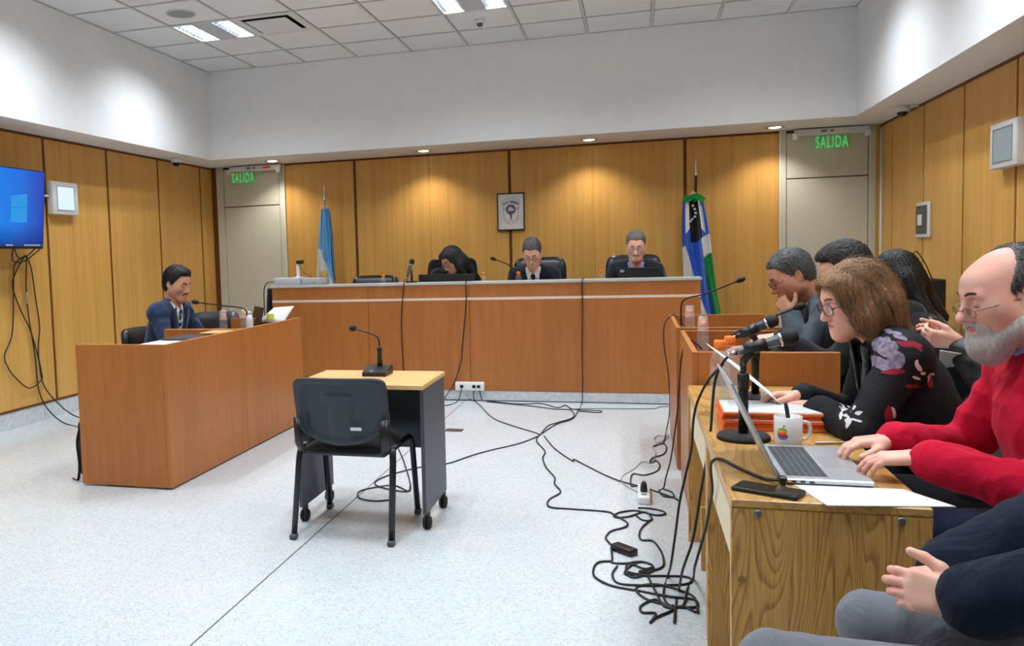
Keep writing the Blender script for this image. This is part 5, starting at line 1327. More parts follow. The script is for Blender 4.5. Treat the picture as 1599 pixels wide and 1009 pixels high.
# judges
build_person('judge with long dark hair leaning sideways over the bench', (-.1, -1), (-1.735, 8.03, 1.315), (-.5, -.72, -.48), (-1.86, 8.42, .70),
    {1: HD((-2.05, 8.05, 1.02), (0, -1, 0), (0, 0, -1)), -1: HD((-1.55, 8.02, 1.02), (-.3, -1, 0), (0, 0, -1))},
    dict(top=C_blk, e=.022, neck=.03, legs=C_trous, name='jacket'), ('long', H_black, 2), SK_tan, glasses=GL((30, 18, 20), .0018), brow=(24, 18, 18), tilt=.18)
build_person('grey haired judge with bowed head in the middle of the bench', (0, -1), (-.955, 8.08, 1.372), (-.02, -.80, -.60), (-.95, 8.46, .70),
    {1: HD((-1.10, 7.98, 1.02), (.4, -1, 0), (0, 0, -1)), -1: HD((-.82, 7.98, 1.02), (-.3, -1, 0), (0, 0, -1))},
    suit(top=fabric('suit_midnight', (24, 28, 40), .8, .1, 700, .2), lapel=fabric('suit_midnight', (24, 28, 40)), shirt=C_lblue if False else C_white), ('short', H_grey, 3), SK_light, glasses=GL((60, 40, 40), .0013), brow=(70, 60, 56), neckb=(-.955, 8.18, 1.20))
build_person('grey haired judge looking down behind the right hand laptop', (0, -1), (.007, 8.08, 1.405), (.0, -.94, -.34), (-.01, 8.46, .72),
    {1: HD((-.17, 7.98, 1.02), (.5, -1, 0), (0, 0, -1)), -1: HD((.20, 7.98, 1.02), (-.5, -1, 0), (0, 0, -1))},
    suit(top=C_dark, shirt=C_lblue, tie=fabric('tie_blue', (48, 56, 96), .5), lapel=C_dark), ('short', H_grey2, 4), SK_light, glasses=GL((70, 40, 40), .0015), beard=(H_grey2, False), brow=(90, 80, 76), neckb=(.005, 8.17, 1.225))
# right-hand row
build_person('man in grey suit with hand on chin, farthest along the right desks', (-1, -.02), (.805, 4.90, 1.205), (-.84, -.10, -.46), (1.13, 4.95, .53),
    {1: HD((.62, 5.08, .79), (-1, -.3, 0), (0, 0, -1)), -1: HD((.785, 4.79, 1.005), (-.35, .38, .55), (.55, .75, -.1), curl=(.9, .9, .5), thumb=(.9, .5, .2))},
    suit(top=C_grey, lapel=C_grey, v=.26, tie=fabric('tie_dark', (24, 24, 30), .5)), ('short', H_grey, 5), SK_tan, glasses=GL((20, 20, 26), .0016), brow=(40, 36, 36), head_kw=dict(fat=.006, wide=1.04), elbow_pole={-1: np.array([-.6, -.5, -1.])}, neckb=(.94, 4.92, 1.075), girth=1.12, detail=.0042, hs=1.06)
build_person('dark haired man in black jacket hidden behind the floral blazer woman', (-1, -.05), (.965, 4.42, 1.235), (-.88, -.12, -.40), (1.30, 4.45, .53),
    {1: HD((.68, 4.60, .80), (-1, -.2, 0), (0, 0, -1)), -1: HD((.665, 4.33, .93), (-1, .05, -.1), (0, .2, -1), curl=(.4, .5, .4))},
    suit(top=C_blk, lapel=C_blk, v=.26), ('thick', H_dkbrown, 6), SK_light, brow=(30, 26, 26), girth=1.08, elbow_pole={-1: np.array([.2, -.6, -1.])}, hs=1.05)
build_person('woman with long black hair turned away by the right wall', (-1, .35), (1.42, 5.35, 1.175), (-.75, .5, -.40), (1.70, 5.25, .53),
    {1: HD((1.30, 5.60, .72), (-1, .3, 0), (0, 0, -1)), -1: HD((1.34, 5.22, .72), (-1, .3, 0), (0, 0, -1))},
    dict(top=C_blk, e=.03, neck=.02, legs=C_trous, name='jacket'), ('long', H_black, 7), SK_olive, hs=1.06)
W0 = build_person('woman with light brown bob and glasses in a floral black blazer', (-1, .0), (.725, 3.20, 1.175), (-.93, -.20, -.27), (1.05, 3.20, .52),
    {1: HD((.575, 3.30, .82), (-1, -.12, .0), (.1, -.3, -1), curl=(.3, .4, .3)), -1: HD((.60, 3.20, .80), (-.7, .7, -.05), (0, 0, -1))},
    dict(top=floral(), e=.022, neck=.0, v=.20, shirt=C_blk, legs=C_trous, name='blazer', lapel=C_blk, fold=.7, lips=plain('lips_rose', (204, 112, 110), .45)), ('bob', H_brown, 8), SK_light, glasses=(plain('frame_mauve', (96, 76, 96), .3), .0018, .112, -.004, .026, .021), brow=(120, 86, 62), near=True, head_kw=dict(wide=.95, jaw=.95, nose=.95),
    elbow_pole={-1: np.array([-.25, -.75, -.8])}, neckb=(.815, 3.2, 1.045), shoulder=.165, girth=.98, hs=1.0)
build_person('person in black puffer jacket holding a phone behind the red sweater man', (-1, -.05), (1.40, 3.74, 1.205), (-.92, -.05, -.35), (1.68, 3.72, .53),
    {1: HD((1.19, 3.84, .97), (-1, -.3, .2), (0, -.8, .3), curl=(.7, .7, .5)), -1: HD((1.20, 3.68, .975), (-1, .25, .15), (0, .8, .4), curl=(.7, .7, .5))},
    dict(top=puffer(), e=.036, neck=.02, legs=C_jean, cuffs=fabric('cuff_denim', (128, 160, 176), .9), cufflen=.0, sleeve=.80, name='jacket'), ('short', H_dkbrown, 9), SK_light)
R0 = build_person('bearded balding man in red sweater typing on the silver laptop', (-1, -.02), (.935, 2.55, 1.222), (-.95, -.14, -.25), (1.21, 2.55, .53),
    {-1: HD((.715, 2.44, .805), (-1, .16, -.10), (0, .05, -1), curl=(.30, .45, .35), spread=.08), 1: HD((.700, 2.67, .80), (-1, -.16, -.08), (0, -.05, -1), curl=(.30, .45, .35), spread=.08)},
    dict(top=C_red, e=.026, neck=.012, collar_h=.36, collar_r=.008, shirt=C_lblue, legs=C_jean, name='sweater', sleeve=.90, cuff=.006, fold=1.3), ('bald', H_side, 10), SK_pink, glasses=(plain('frame_gold', (150, 128, 104), .3, .7), .0014, .116, -.016, .023, .0135), beard=(H_beard, True), brow=(60, 48, 44), near=True,
    head_kw=dict(fat=.003, nose=1.15, ear=1.1), girth=1.2, neckb=(1.035, 2.55, 1.06), shoulder=.19, hs=1.0, elbow_pole={-1: np.array([.1, -.35, -1.]), 1: np.array([.1, .5, -1.])})
build_person('person in navy jacket and grey trousers with clasped hands, cut off right', (-1, .0), (.97, 1.83, 1.24), (-.95, .0, -.2), (.98, 1.83, .50),
    {-1: HD((.525, 1.73, .662), (-.95, .25, .10), (0, .8, -.3), curl=(.5, .65, .4), thumb=(.75, .6, .1), spread=.04), 1: HD((.575, 1.87, .68), (-.95, -.35, -.05), (0, -.6, -.6), curl=(.6, .8, .5), thumb=(.5, .8, .2), spread=.02)},
    dict(top=C_nvj, e=.034, neck=.02, v=.30, shirt=C_blue, legs=C_gpant, name='jacket', sleeve=.94, cuff=.012), ('short', H_dkbrown, 12), SK_pink, near=True,
    knees={-1: (.245, 1.66, .572), 1: (.485, 1.97, .545)}, feet={-1: (.30, 1.66, .07), 1: (.54, 1.97, .07)}, girth=1.15, elbow_pole={-1: np.array([.6, -.5, -1.]), 1: np.array([.5, .5, -1.])}, hs=1.05)
o = place(copy_tree(ec2), 1.15, 4.95, PI / 2); o.scale = (1, 1, 1.15); o['label'] = 'black office chair of the man in the grey suit'
for x, y, lab in ((1.31, 4.45, 'black stacking chair under the man in the black jacket'), (1.06, 3.20, 'black stacking chair under the woman in the floral blazer'), (1.23, 2.55, 'black stacking chair under the man in the red sweater'), (1.70, 3.72, 'black stacking chair under the person in the puffer jacket'), (1.0, 1.83, 'black stacking chair under the person in the navy jacket')):
    o = place(copy_tree(vc), x, y, PI / 2); o['label'] = lab
o = place(copy_tree(ec2), 1.72, 5.22, PI / 2 - .2); o['label'] = 'black office chair of the woman with long black hair'; o['group'] = 'black office chairs'
# ================================================================== SMALL THINGS
M_paper = plain('paper_white', (236, 237, 238), .75, nz=.01)
M_orange = plain('cap_orange', (246, 122, 36), .4)
M_pet = clear('pet_plastic', (.98, .985, .99), .1, 1.18, .10)
M_water = clear('water', (.95, .97, .98), .02, 1.12, .05)
M_cup = clear('clear_cup', (.985, .985, .99), .15, 1.15, .10)
def make_bottle(label, h=.205, r=.032, cup=True, group='water bottles with orange caps'):
    b = thing('water_bottle', label, 'bottle', (0, 0, 0), group)
    k = h / .205
    pr = [(r * .7, .001), (r * .95, .004), (r, .014), (r, .04), (r * .93, .045), (r, .05), (r, .075), (r * .93, .08), (r, .085), (r, .11), (r * .93, .115), (r, .12), (r, .14), (r * .8, .162), (r * .5, .180), (r * .42, .186), (r * .42, .192)]
    mesh_obj('shell', MB().lathe([(a, z * k) for a, z in pr], (0, 0, 0), 24), M_pet, b)
    mesh_obj('water', MB().lathe([(a * .93, max(z, .004) * k) for a, z in pr[:12]], (0, 0, 0), 24), M_water, b)
    cp = [(r * .58, .184), (r * .60, .186), (r * .60, .204), (r * .52, .207)]
    cap = mesh_obj('cap', MB().lathe([(a, z * k) for a, z in cp], (0, 0, 0), 24), M_orange, b)
    mesh_obj('cap_ring', MB().lathe([(r * .56, .176 * k), (r * .58, .181 * k)], (0, 0, 0), 24), M_orange, cap)
    if cup:
        mesh_obj('upturned_cup', MB().lathe([(r * 1.02, .158 * k), (r * .98, .16 * k), (r * .78, .238 * k), (r * .1, .24 * k), (r * .1, .2385 * k), (r * .76, .2365 * k), (r * .95, .16 * k)], (0, 0, 0), 24, cap=False), M_cup, b)
    return b
b0 = make_bottle('small water bottle under an upturned cup on the left desk, nearer one')
place(b0, -3.16, 5.95, 0, .75)
for x, y, z, lab in ((-3.10, 6.20, .75, 'small water bottle under an upturned cup on the left desk, before the laptop'), (.36, 4.93, .75, 'water bottle under an upturned cup at the corner of the nearer right desk'), (.345, 5.85, .75, 'water bottle under an upturned cup beside the gooseneck on the far right desk')):
    o = place(copy_tree(b0), x, y, 0, z); o['label'] = lab
bb = make_bottle('', .205, .030, False)
place(bb, -2.455, 8.05, 0, .985); bb['label'] = 'small orange capped bottle before the empty chair at the bench'
for x, lab in ((-1.425, 'small orange capped bottle between the leaning judge and the middle judge'), (-1.085, 'small orange capped bottle in front of the middle judge'), (-.312, 'small orange capped bottle left of the right hand judge')):
    o = place(copy_tree(bb), x, 8.03, 0, .985); o['label'] = lab
bl = make_bottle('', .265, .038, False); place(bl, .318, 3.50, 0, .735); bl['label'] = 'large clear water bottle with orange cap on the oak table, nearer one'
o = place(copy_tree(bl), .372, 3.66, 0, .735); o['label'] = 'large clear water bottle with orange cap on the oak table, farther one'
w = thing('sanitizer_bottle', 'white plastic bottle standing on the left desk', 'bottle', (-2.98, 6.05, .75))
mesh_obj('body', MB().lathe([(.026, .75), (.028, .755), (.028, .90), (.022, .93), (.012, .94)], (-2.98, 6.05, 0), 20), plain('hdpe_white', (212, 216, 224), .4), w)
mesh_obj('cap', MB().lathe([(.013, .94), (.013, .965), (.010, .968)], (-2.98, 6.05, 0), 16), M_whiteplastic, w)

def handheld_mic(parent, p0, p1, grille=M_blackmatt, bodym=None, ring=M_chrome):
    p0, p1 = Vector(p0), Vector(p1); d = (p1 - p0).normalized(); L = (p1 - p0).length
    f = lambda t: p0 + d * L * t
    mesh_obj('mic_body', MB().tube([f(0), f(.06), f(.1), f(.66), f(.70)], [.009, .011, .012, .019, .021], 16), bodym or plain('mic_grey', (104, 108, 112), .35, .5), parent)
    mesh_obj('mic_ring', MB().tube([f(.69), f(.735)], [.0225, .0235], 18), ring, parent)
    mesh_obj('mic_grille', MB().tube([f(.73), f(.76), f(.84), f(.92), f(.97), f(1.0)], [.021, .0255, .0265, .0245, .017, .006], 18), grille, parent)
    mesh_obj('mic_plug', MB().tube([f(-.16), f(-.13), f(0)], [.006, .0095, .0095], 12), M_chrome, parent)
def desk_stand(label, bx, by, z, poleh, clampx, mic0, mic1, bodym=None, br=.083):
    s = thing('microphone_stand', label, 'microphone', (bx, by, z), 'table microphone stands')
    mesh_obj('round_base', MB().lathe([(br, z), (br, z + .010), (br * .93, z + .017), (.02, z + .02)], (bx, by, 0), 36), M_blackmatt, s)
    mesh_obj('lower_tube', MB().lathe([(.0155, z + .018), (.0155, z + .2), (.013, z + .205)], (bx, by, 0), 16), M_black, s)
    mesh_obj('upper_tube', MB().lathe([(.010, z + .2), (.010, z + poleh)], (bx, by, 0), 14), M_black, s)
    mesh_obj('clutch', MB().lathe([(.0185, z + .165), (.0185, z + .215), (.014, z + .22)], (bx, by, 0), 16), M_black, s)
    c = Vector(mic0).lerp(Vector(mic1), .28); d = (Vector(mic1) - Vector(mic0)).normalized()
    cl = mesh_obj('mic_clip', MB().tube([c - d * .03, c + d * .04], [.019, .021], 14), M_black, s)
    mesh_obj('clip_pivot', MB().tube([(bx, by, z + poleh - .005), tuple(c)], [.012, .014], 10), M_black, cl)
    handheld_mic(s, mic0, mic1, bodym=bodym)
desk_stand('round based microphone stand holding a silver microphone by the laptop', .338, 2.925, .735, .262, .34, (.318, 2.93, 1.022), (.505, 2.93, 1.082))
desk_stand('microphone stand holding a dark microphone behind the silver one', .476, 3.72, .735, .255, .45, (.395, 3.66, 1.0), (.555, 3.66, 1.075), plain('mic_dark_blue', (36, 44, 62), .4))
# bench microphone
s = thing('microphone_stand', 'handheld microphone upright on the bench, left of the judges', 'microphone', (-2.10, 7.80, 1.114), 'table microphone stands')
mesh_obj('round_base', MB().lathe([(.06, 1.114), (.06, 1.124), (.05, 1.128), (.012, 1.13)], (-2.09, 7.80, 0), 28), M_blackmatt, s)
mesh_obj('upper_tube', MB().lathe([(.010, 1.128), (.010, 1.24)], (-2.09, 7.80, 0), 12), M_black, s)
handheld_mic(s, (-2.135, 7.79, 1.16), (-2.075, 7.80, 1.345))
def gooseneck(label, pts, base, br=.02, bh=.09, cap=.02):
    g = thing('gooseneck_microphone', label, 'microphone', base, 'gooseneck microphones')
    mesh_obj('base', MB().lathe([(br * 1.6, base[2]), (br * 1.6, base[2] + .012), (br * .75, base[2] + .02), (br * .75, base[2] + bh)], (base[0], base[1], 0), 16), M_black, g)
    P = catmull(pts, 6); mesh_obj('stem', MB().tube(P, .0055, 8), M_black, g)
    e = P[-1]; d = (P[-1] - P[-3]).normalized()
    mesh_obj('capsule', MB().tube([e - d * .01, e, e + d * .01, e + d * .03, e + d * .045, e + d * .05], [.008, .013, .017, .018, .012, .004], 12), M_blackmatt, g)
gooseneck('gooseneck microphone reaching from the far right desk towards the flag', [(.30, 6.0, .83), (.30, 6.0, .98), (.34, 5.97, 1.03), (.44, 5.9, 1.06), (.64, 5.82, 1.145)], (.30, 6.0, .75))
gooseneck('gooseneck microphone bent towards the man in the black jacket', [(.44, 4.72, .80), (.44, 4.72, .86), (.50, 4.71, .91), (.62, 4.67, .975), (.78, 4.61, 1.05)], (.44, 4.72, .75))
gooseneck('gooseneck microphone beside the middle judge', [(-1.13, 7.95, 1.04), (-1.14, 7.94, 1.22), (-1.18, 7.92, 1.27), (-1.28, 7.86, 1.315)], (-1.13, 7.95, .985))
gooseneck('gooseneck microphone pointing at the navy suited man', [(-3.05, 6.12, .80), (-3.04, 6.12, .96), (-3.07, 6.05, 1.0), (-3.13, 5.85, 1.03), (-3.24, 5.70, 1.065)], (-3.05, 6.12, .75))

# ------------------------------------------------------------------ laptop, mug, phone, papers on the oak tables
def build_laptop():
    z = .7352; x0, x1, y0, y1 = .362, .590, 2.372, 2.780
    L = thing('laptop', 'open silver laptop under the hands of the red sweater man', 'laptop', ((x0 + x1) / 2, (y0 + y1) / 2, z))
    sil = plain('laptop_silver', (196, 200, 204), .35, .7)
    b = mesh_obj('base', MB().bbox(x0, x1, y0, y1, z + .003, z + .017, .003), sil, L)
    mesh_obj('keyboard_well', MB().box(x0 + .022, x0 + .125, y0 + .03, y1 - .03, z + .0168, z + .0174), plain('key_well', (120, 124, 128), .5), b)
    key = None
    for r in range(6):
        for c in range(15):
            ya = y0 + .033 + c * (y1 - y0 - .066) / 15; xa = x0 + .024 + r * .0167
            if key is None:
                key = mesh_obj('key', MB().bbox(-.0072, .0072, -.0105, .0105, 0, .0012, .0006), plain('key_dark', (44, 48, 54), .5)); key.parent = b
                kd_ = key
            else:
                kd_ = bpy.data.objects.new('key', key.data); COL.objects.link(kd_); kd_.parent = b
            kd_.location = (xa + .008 - L.location.x, ya + .0115 - L.location.y, z + .0174 - L.location.z)
    mesh_obj('trackpad', MB().box(x0 + .135, x0 + .215, (y0 + y1) / 2 - .065, (y0 + y1) / 2 + .065, z + .0168, z + .0173), plain('trackpad', (182, 186, 190), .3, .5), b)
    for k in range(3): mesh_obj('port', MB().box(x0 + .03 + .022 * k, x0 + .042 + .022 * k, y0 - .0005, y0 + .002, z + .007, z + .012), M_black, b)
    # lid leaning back to the left of the hinge
    tx, tz = .248, 1.005; hx, hz = x0 + .003, z + .016
    n = Vector((-(tz - hz), 0, tx - hx)).normalized(); th = .006
    lid = MB().add([(hx, y0, hz), (tx, y0, tz), (tx, y1, tz), (hx, y1, hz)] + [(hx + n.x * th, y0, hz + n.z * th), (tx + n.x * th, y0, tz + n.z * th), (tx + n.x * th, y1, tz + n.z * th), (hx + n.x * th, y1, hz + n.z * th)],
                   [(0, 1, 2, 3), (7, 6, 5, 4), (0, 4, 5, 1), (1, 5, 6, 2), (2, 6, 7, 3), (3, 7, 4, 0)])
    lo = mesh_obj('lid', lid, sil, L)
    q = lambda t, y: (hx + (tx - hx) * t - n.x * .0008, y, hz + (tz - hz) * t - n.z * .0008)
    mesh_obj('screen', MB().add([q(.05, y0 + .01), q(.97, y0 + .01), q(.97, y1 - .01), q(.05, y1 - .01)], [(0, 1, 2, 3)]), emit('laptop_screen', (190, 205, 220), .6), lo, False)
    mesh_obj('hinge', MB().tube([(hx, y0 + .02, hz - .002), (hx, y1 - .02, hz - .002)], .006, 8), M_black, L)
    mesh_obj('charger_plug', MB().bbox(hx - .006, hx + .014, y0 - .022, y0 + .001, z + .004, z + .026, .004), M_black, L)
build_laptop()
def build_mug():
    cx, cy, z = .459, 2.838, .7352; r = .0415; h = .096
    m = thing('coffee_mug', 'white mug with a rainbow striped apple print holding pens', 'mug', (cx, cy, z))
    mesh_obj('body', MB().lathe([(.036, z), (.0395, z + .004), (r, z + .02), (r, z + h), (r - .002, z + h + .001), (r - .004, z + h), (r - .004, z + .012), (.004, z + .008)], (cx, cy, 0), 40, cap=False), plain('mug_white', (222, 220, 214), .25), m)
    mesh_obj('handle', MB().tube(catmull([(cx + r - .003, cy + .003, z + .078), (cx + r + .018, cy + .008, z + .074), (cx + r + .024, cy + .01, z + .05), (cx + r + .014, cy + .008, z + .026), (cx + r - .003, cy + .003, z + .022)], 5), .0055, 10), MATS['mug_white'], m)
    # striped bitten apple wrapped on the mug, facing the camera side
    cols = [(92, 176, 66), (246, 190, 44), (240, 132, 40), (214, 58, 62), (146, 62, 146), (40, 150, 214)]
    a0 = math.radians(-122)
    def onmug(u, v, e=.0006): a = a0 + u / r; return (cx + (r + e) * math.cos(a), cy + (r + e) * math.sin(a), z + .045 + v)
    def half(v):   # apple half width at height v in units of half height
        t = v
        w = .92 * math.sqrt(max(0, 1 - (abs(t + .02) / 1.02) ** 2.6)); w *= (1 + .06 * t)
        return w
    H = .0185
    for i in range(6):
        mb = MB(); v1 = 1 - i / 3; v0 = v1 - 1 / 3; n = 7
        for k in range(n):
            va, vb = v0 + (v1 - v0) * k / n, v0 + (v1 - v0) * (k + 1) / n
            for (s0, s1) in ((-1, 1),):
                def ext(v):
                    l = -half(v); rgt = half(v)
                    d = .36 ** 2 - (v - .16) ** 2
                    if d > 0: rgt = min(rgt, .98 - math.sqrt(d) * .95)
                    return l, rgt
                la, ra = ext(va); lb, rb = ext(vb); S_ = 5
                for j in range(S_):
                    qa, qb = la + (ra - la) * j / S_, la + (ra - la) * (j + 1) / S_; qc, qd = lb + (rb - lb) * j / S_, lb + (rb - lb) * (j + 1) / S_
                    mb.add([onmug(qa * H, va * H), onmug(qb * H, va * H), onmug(qd * H, vb * H), onmug(qc * H, vb * H)], [(0, 1, 2, 3)])
        mesh_obj('print_stripe', mb, plain('mug_print_%d' % i, cols[i], .3), m)
    leaf = MB().add([onmug(.001, .0195), onmug(.004, .0205), onmug(.0075, .0245), onmug(.0085, .0285), onmug(.0045, .0275), onmug(.0015, .024)], [(0, 1, 2, 3, 4, 5)])
    mesh_obj('print_leaf', leaf, plain('mug_print_0', cols[0], .3), m)
    p = single('marker_pen', MB().tube([(cx + .012, cy + .006, z + .012), (cx - .004, cy + .0, z + .118), (cx - .008, cy - .002, z + .138)], [.0065, .0065, .0055], 10), M_black, 'black marker pen standing in the apple mug', 'pen')
build_mug()
# phone
ph = thing('mobile_phone', 'black mobile phone at the corner of the front oak table', 'phone', (.325, 2.29, .7352))
Mx = Matrix.Translation((.323, 2.288, .7352)) @ Matrix.Rotation(math.radians(-27), 4, 'Z')
mesh_obj('case', MB().bbox(-.082, .082, -.038, .038, 0, .012, .005, 2).mat(Mx), M_black, ph)
mesh_obj('glass', MB().box(-.077, .077, -.034, .034, .0118, .0126).mat(Mx), plain('phone_glass', (10, 11, 13), .06), ph)
def sheet(name, label, corners, mat=M_paper, th=.0012, parent=None, lift=0.):
    c = [Vector(p) for p in corners]; n = 8; m = MB(); V = []
    for j in range(n + 1):
        for i in range(n + 1):
            u, v = i / n, j / n; p = (c[0] * (1 - u) + c[1] * u) * (1 - v) + (c[3] * (1 - u) + c[2] * u) * v
            V.append(p + Vector((0, 0, lift * math.sin(PI * u) * math.sin(PI * v))))
    f = [(j * (n + 1) + i, j * (n + 1) + i + 1, (j + 1) * (n + 1) + i + 1, (j + 1) * (n + 1) + i) for j in range(n) for i in range(n)]
    nn = (c[1] - c[0]).cross(c[3] - c[0]).normalized() * th
    m.add(V, f, 0, True); m.add([p - nn for p in V], [tuple(reversed(q)) for q in f], 0, True)
    N = n + 1; K = N * N; ring = [i for i in range(N)] + [j * N + n for j in range(1, N)] + [n * N + i for i in range(n - 1, -1, -1)] + [j * N for j in range(n - 1, 0, -1)]
    for a, b in zip(ring, ring[1:] + ring[:1]): m.f.append((a, a + K, b + K, b)); m.m.append(0); m.sm.append(False)
    if parent is not None: return mesh_obj(name, m, mat, parent)
    return single(name, m, mat, label, 'paper')
sheet('paper_sheets', 'blank white sheets overhanging the edge of the front oak table', [(.442, 2.190, .7375), (.728, 2.235, .7375), (.655, 2.372, .7372), (.398, 2.372, .7372)], th=.0018)
# held page
sheet('paper_page', 'white page held up by the woman in the floral blazer', [(.258, 3.16, 1.012), (.50, 3.20, .80), (.505, 3.44, .80), (.262, 3.42, 1.000)], th=.001, lift=.012)
# orange folders
fo = thing('folder_stack', 'stack of orange case folders with printed pages on top', 'folders', (.45, 3.2, .735))
rg = random.Random(3); zz = .7355
M_fold = plain('folder_orange', (232, 104, 36), .55, nscale=20, nz=.08)
for k in range(5):
    dx, dy = rg.uniform(-.008, .008), rg.uniform(-.008, .008)
    mesh_obj('folder', MB().bbox(.29 + dx, .62 + dx, 3.05 + dy, 3.29 + dy, zz, zz + .0105, .002), M_fold, fo)
    mesh_obj('pages', MB().box(.297 + dx, .625 + dx, 3.055 + dy, 3.284 + dy, zz + .0105, zz + .0128), M_paper, fo); zz += .0131
tp = mesh_obj('top_page', MB().box(.30, .60, 3.06, 3.28, zz, zz + .0015), M_paper, fo)
ln = MB()
for k in range(12): ln.box(.32, .58 - .03 * rg.random(), 3.08 + .016 * k, 3.085 + .016 * k, zz + .0015, zz + .0018)
mesh_obj('printed_lines', ln, plain('print_grey', (150, 156, 168), .7), tp)
single('ballpoint_pen', MB().tube([(.54, 2.865, .7405), (.545, 2.87, .7405), (.66, 2.89, .7405), (.668, 2.891, .7405)], [.001, .004, .004, .003], 8), plain('pen_silver', (150, 150, 150), .3, .6), 'thin silver pen lying beside the mug', 'pen')
gl = thing('drinking_glass', 'low clear glass behind the held page on the oak table', 'glass', (.47, 3.45, .735))
mesh_obj('glass', MB().lathe([(.03, .735), (.034, .80), (.032, .80), (.028, .74)], (.50, 3.50, 0), 24, cap=False), M_cup, gl)
single('card_reader', MB().bbox(.335, .385, 3.36, 3.42, .7352, .765, .004), plain('device_grey', (86, 88, 90), .5), 'small dark grey device behind the microphone stand', 'device')
# right desks
tr_ = single('tape_roll', MB().lathe([(.045, .751), (.045, .79), (.03, .79), (.03, .751)], (.62, 6.05, 0), 30, cap=False).lathe([(.03, .751), (.045, .751)], (.62, 6.05, 0), 30, cap=False), plain('tape_blue', (44, 86, 160), .35), 'roll of blue tape on the far right desk', 'tape')
cu = thing('paper_cup', 'small white cup beside the bottle on the far right desk', 'cup', (.45, 5.9, .75))
mesh_obj('cup', MB().lathe([(.024, .751), (.034, .815), (.036, .815), (.032, .815), (.022, .755)], (.455, 5.85, 0), 24, cap=False), M_whiteplastic, cu)
# left desk papers
pb = thing('paper_stack', 'white papers and a dark folder on the near left desk', 'papers', (-3.1, 5.1, .75))
mesh_obj('box_file', MB().bbox(-3.10, -2.80, 4.60, 5.20, .751, .838, .003), plain('file_grey', (206, 204, 200), .6), pb)
mesh_obj('pages', MB().box(-3.08, -2.81, 4.60, 5.05, .838, .856), M_paper, pb)
mesh_obj('folder', MB().bbox(-3.05, -2.81, 4.86, 5.20, .859, .869, .002), plain('folder_dark', (52, 44, 44), .5), pb)
mesh_obj('envelope', MB().bbox(-2.92, -2.76, 5.14, 5.34, .872, .882, .002), plain('manila', (206, 160, 92), .6), pb)
mesh_obj('support', MB().bbox(-2.94, -2.76, 5.21, 5.35, .751, .871, .002), MATS['file_grey'], pb)
lp = thing('laptop', 'black laptop on the left desk behind the bottles', 'laptop', (-3.1, 6.3, .75))
mesh_obj('base', MB().bbox(-3.30, -3.02, 6.14, 6.40, .751, .768, .003), M_black, lp)
mesh_obj('lid', MB().bbox(-.17, .17, -.004, .004, 0, .22, .002).mat(Matrix.Translation((-3.10, 6.37, .768)) @ Matrix.Rotation(math.radians(-52), 4, 'Z') @ Matrix.Rotation(math.radians(-14), 4, 'X')), M_black, lp)
sheet('loose_papers', 'loose white papers leaning at the far end of the left desk', [(-3.04, 6.32, .86), (-2.80, 6.32, .86), (-2.74, 6.40, .985), (-2.92, 6.40, .975)], th=.004, lift=.02)
single('sticky_note', MB().box(-2.955, -2.885, 6.325, 6.332, .885, .93).mat(Matrix.Translation((0, -.012, 0))), plain('note_yellow', (226, 236, 90), .6), 'yellow green sticky note on the left desk papers', 'note')
# bench things
def slab_screen(name, label, x0, x1, y, z0, z1, cat):
    t = thing(name, label, cat, ((x0 + x1) / 2, y, .985))
    mesh_obj('lid', MB().bbox(x0, x1, y, y + .012, z0, z1, .004), M_black, t)
    mesh_obj('base', MB().bbox(x0, x1, y + .01, y + .24, .9855, 1.0, .003), M_black, t)
    return t
slab_screen('laptop', 'wide black laptop in front of the leaning judge', -2.055, -1.49, 7.93, .99, 1.186, 'laptop')
t = slab_screen('laptop', 'black laptop with a small sticker before the right hand judge', -.165, .212, 7.93, .99, 1.205, 'laptop')
mesh_obj('sticker', MB().box(-.135, -.10, 7.928, 7.9305, 1.165, 1.185), plain('sticker_grey', (170, 170, 166), .5), t)
pj = thing('document_projector', 'pale grey document projector at the left end of the bench', 'projector', (-3.25, 7.80, 1.114))
mesh_obj('body', MB().bbox(-3.49, -3.20, 7.66, 7.87, 1.1145, 1.19, .006, 2), plain('projector_grey', (186, 188, 194), .4), pj)
mesh_obj('side_block', MB().bbox(-3.197, -2.99, 7.67, 7.87, 1.1145, 1.183, .006, 2), plain('projector_grey2', (174, 176, 182), .4), pj)
mesh_obj('button', MB().box(-3.06, -3.05, 7.666, 7.672, 1.13, 1.14), M_black, pj)
dc = thing('document_camera', 'white stemmed webcam standing on the grey projector', 'camera', (-3.27, 7.80, 1.19))
mesh_obj('stem', MB().bbox(-3.295, -3.265, 7.79, 7.82, 1.1835, 1.33, .004), M_whiteplastic, dc)
mesh_obj('foot', MB().bbox(-3.31, -3.24, 7.77, 7.84, 1.190, 1.198, .003), M_whiteplastic, dc)
mesh_obj('camera_head', MB().bbox(-3.285, -3.215, 7.765, 7.81, 1.325, 1.365, .006), M_black, dc)
mesh_obj('cable', MB().tube(catmull([(-3.25, 7.80, 1.32), (-3.23, 7.80, 1.25), (-3.17, 7.80, 1.21), (-3.12, 7.80, 1.19)], 6), .003, 6), M_rubber, dc)
cl = MB(); V = []
for j in range(13):
    for i in range(15):
        a = 2 * PI * i / 15; v = j / 12; V.append((-3.57 + (.035 + .05 * v) * math.cos(a) * (1 + .2 * math.sin(3 * a)), 7.76 + (.05 + .05 * v) * math.sin(a), 1.085 - .5 * v))
cl.add(V, [(j * 15 + i, j * 15 + (i + 1) % 15, (j + 1) * 15 + (i + 1) % 15, (j + 1) * 15 + i) for j in range(12) for i in range(15)] + [tuple(range(15))], 0, True)
single('hung_jacket', cl, C_blk, 'black cloth hanging at the left end of the bench', 'cloth')
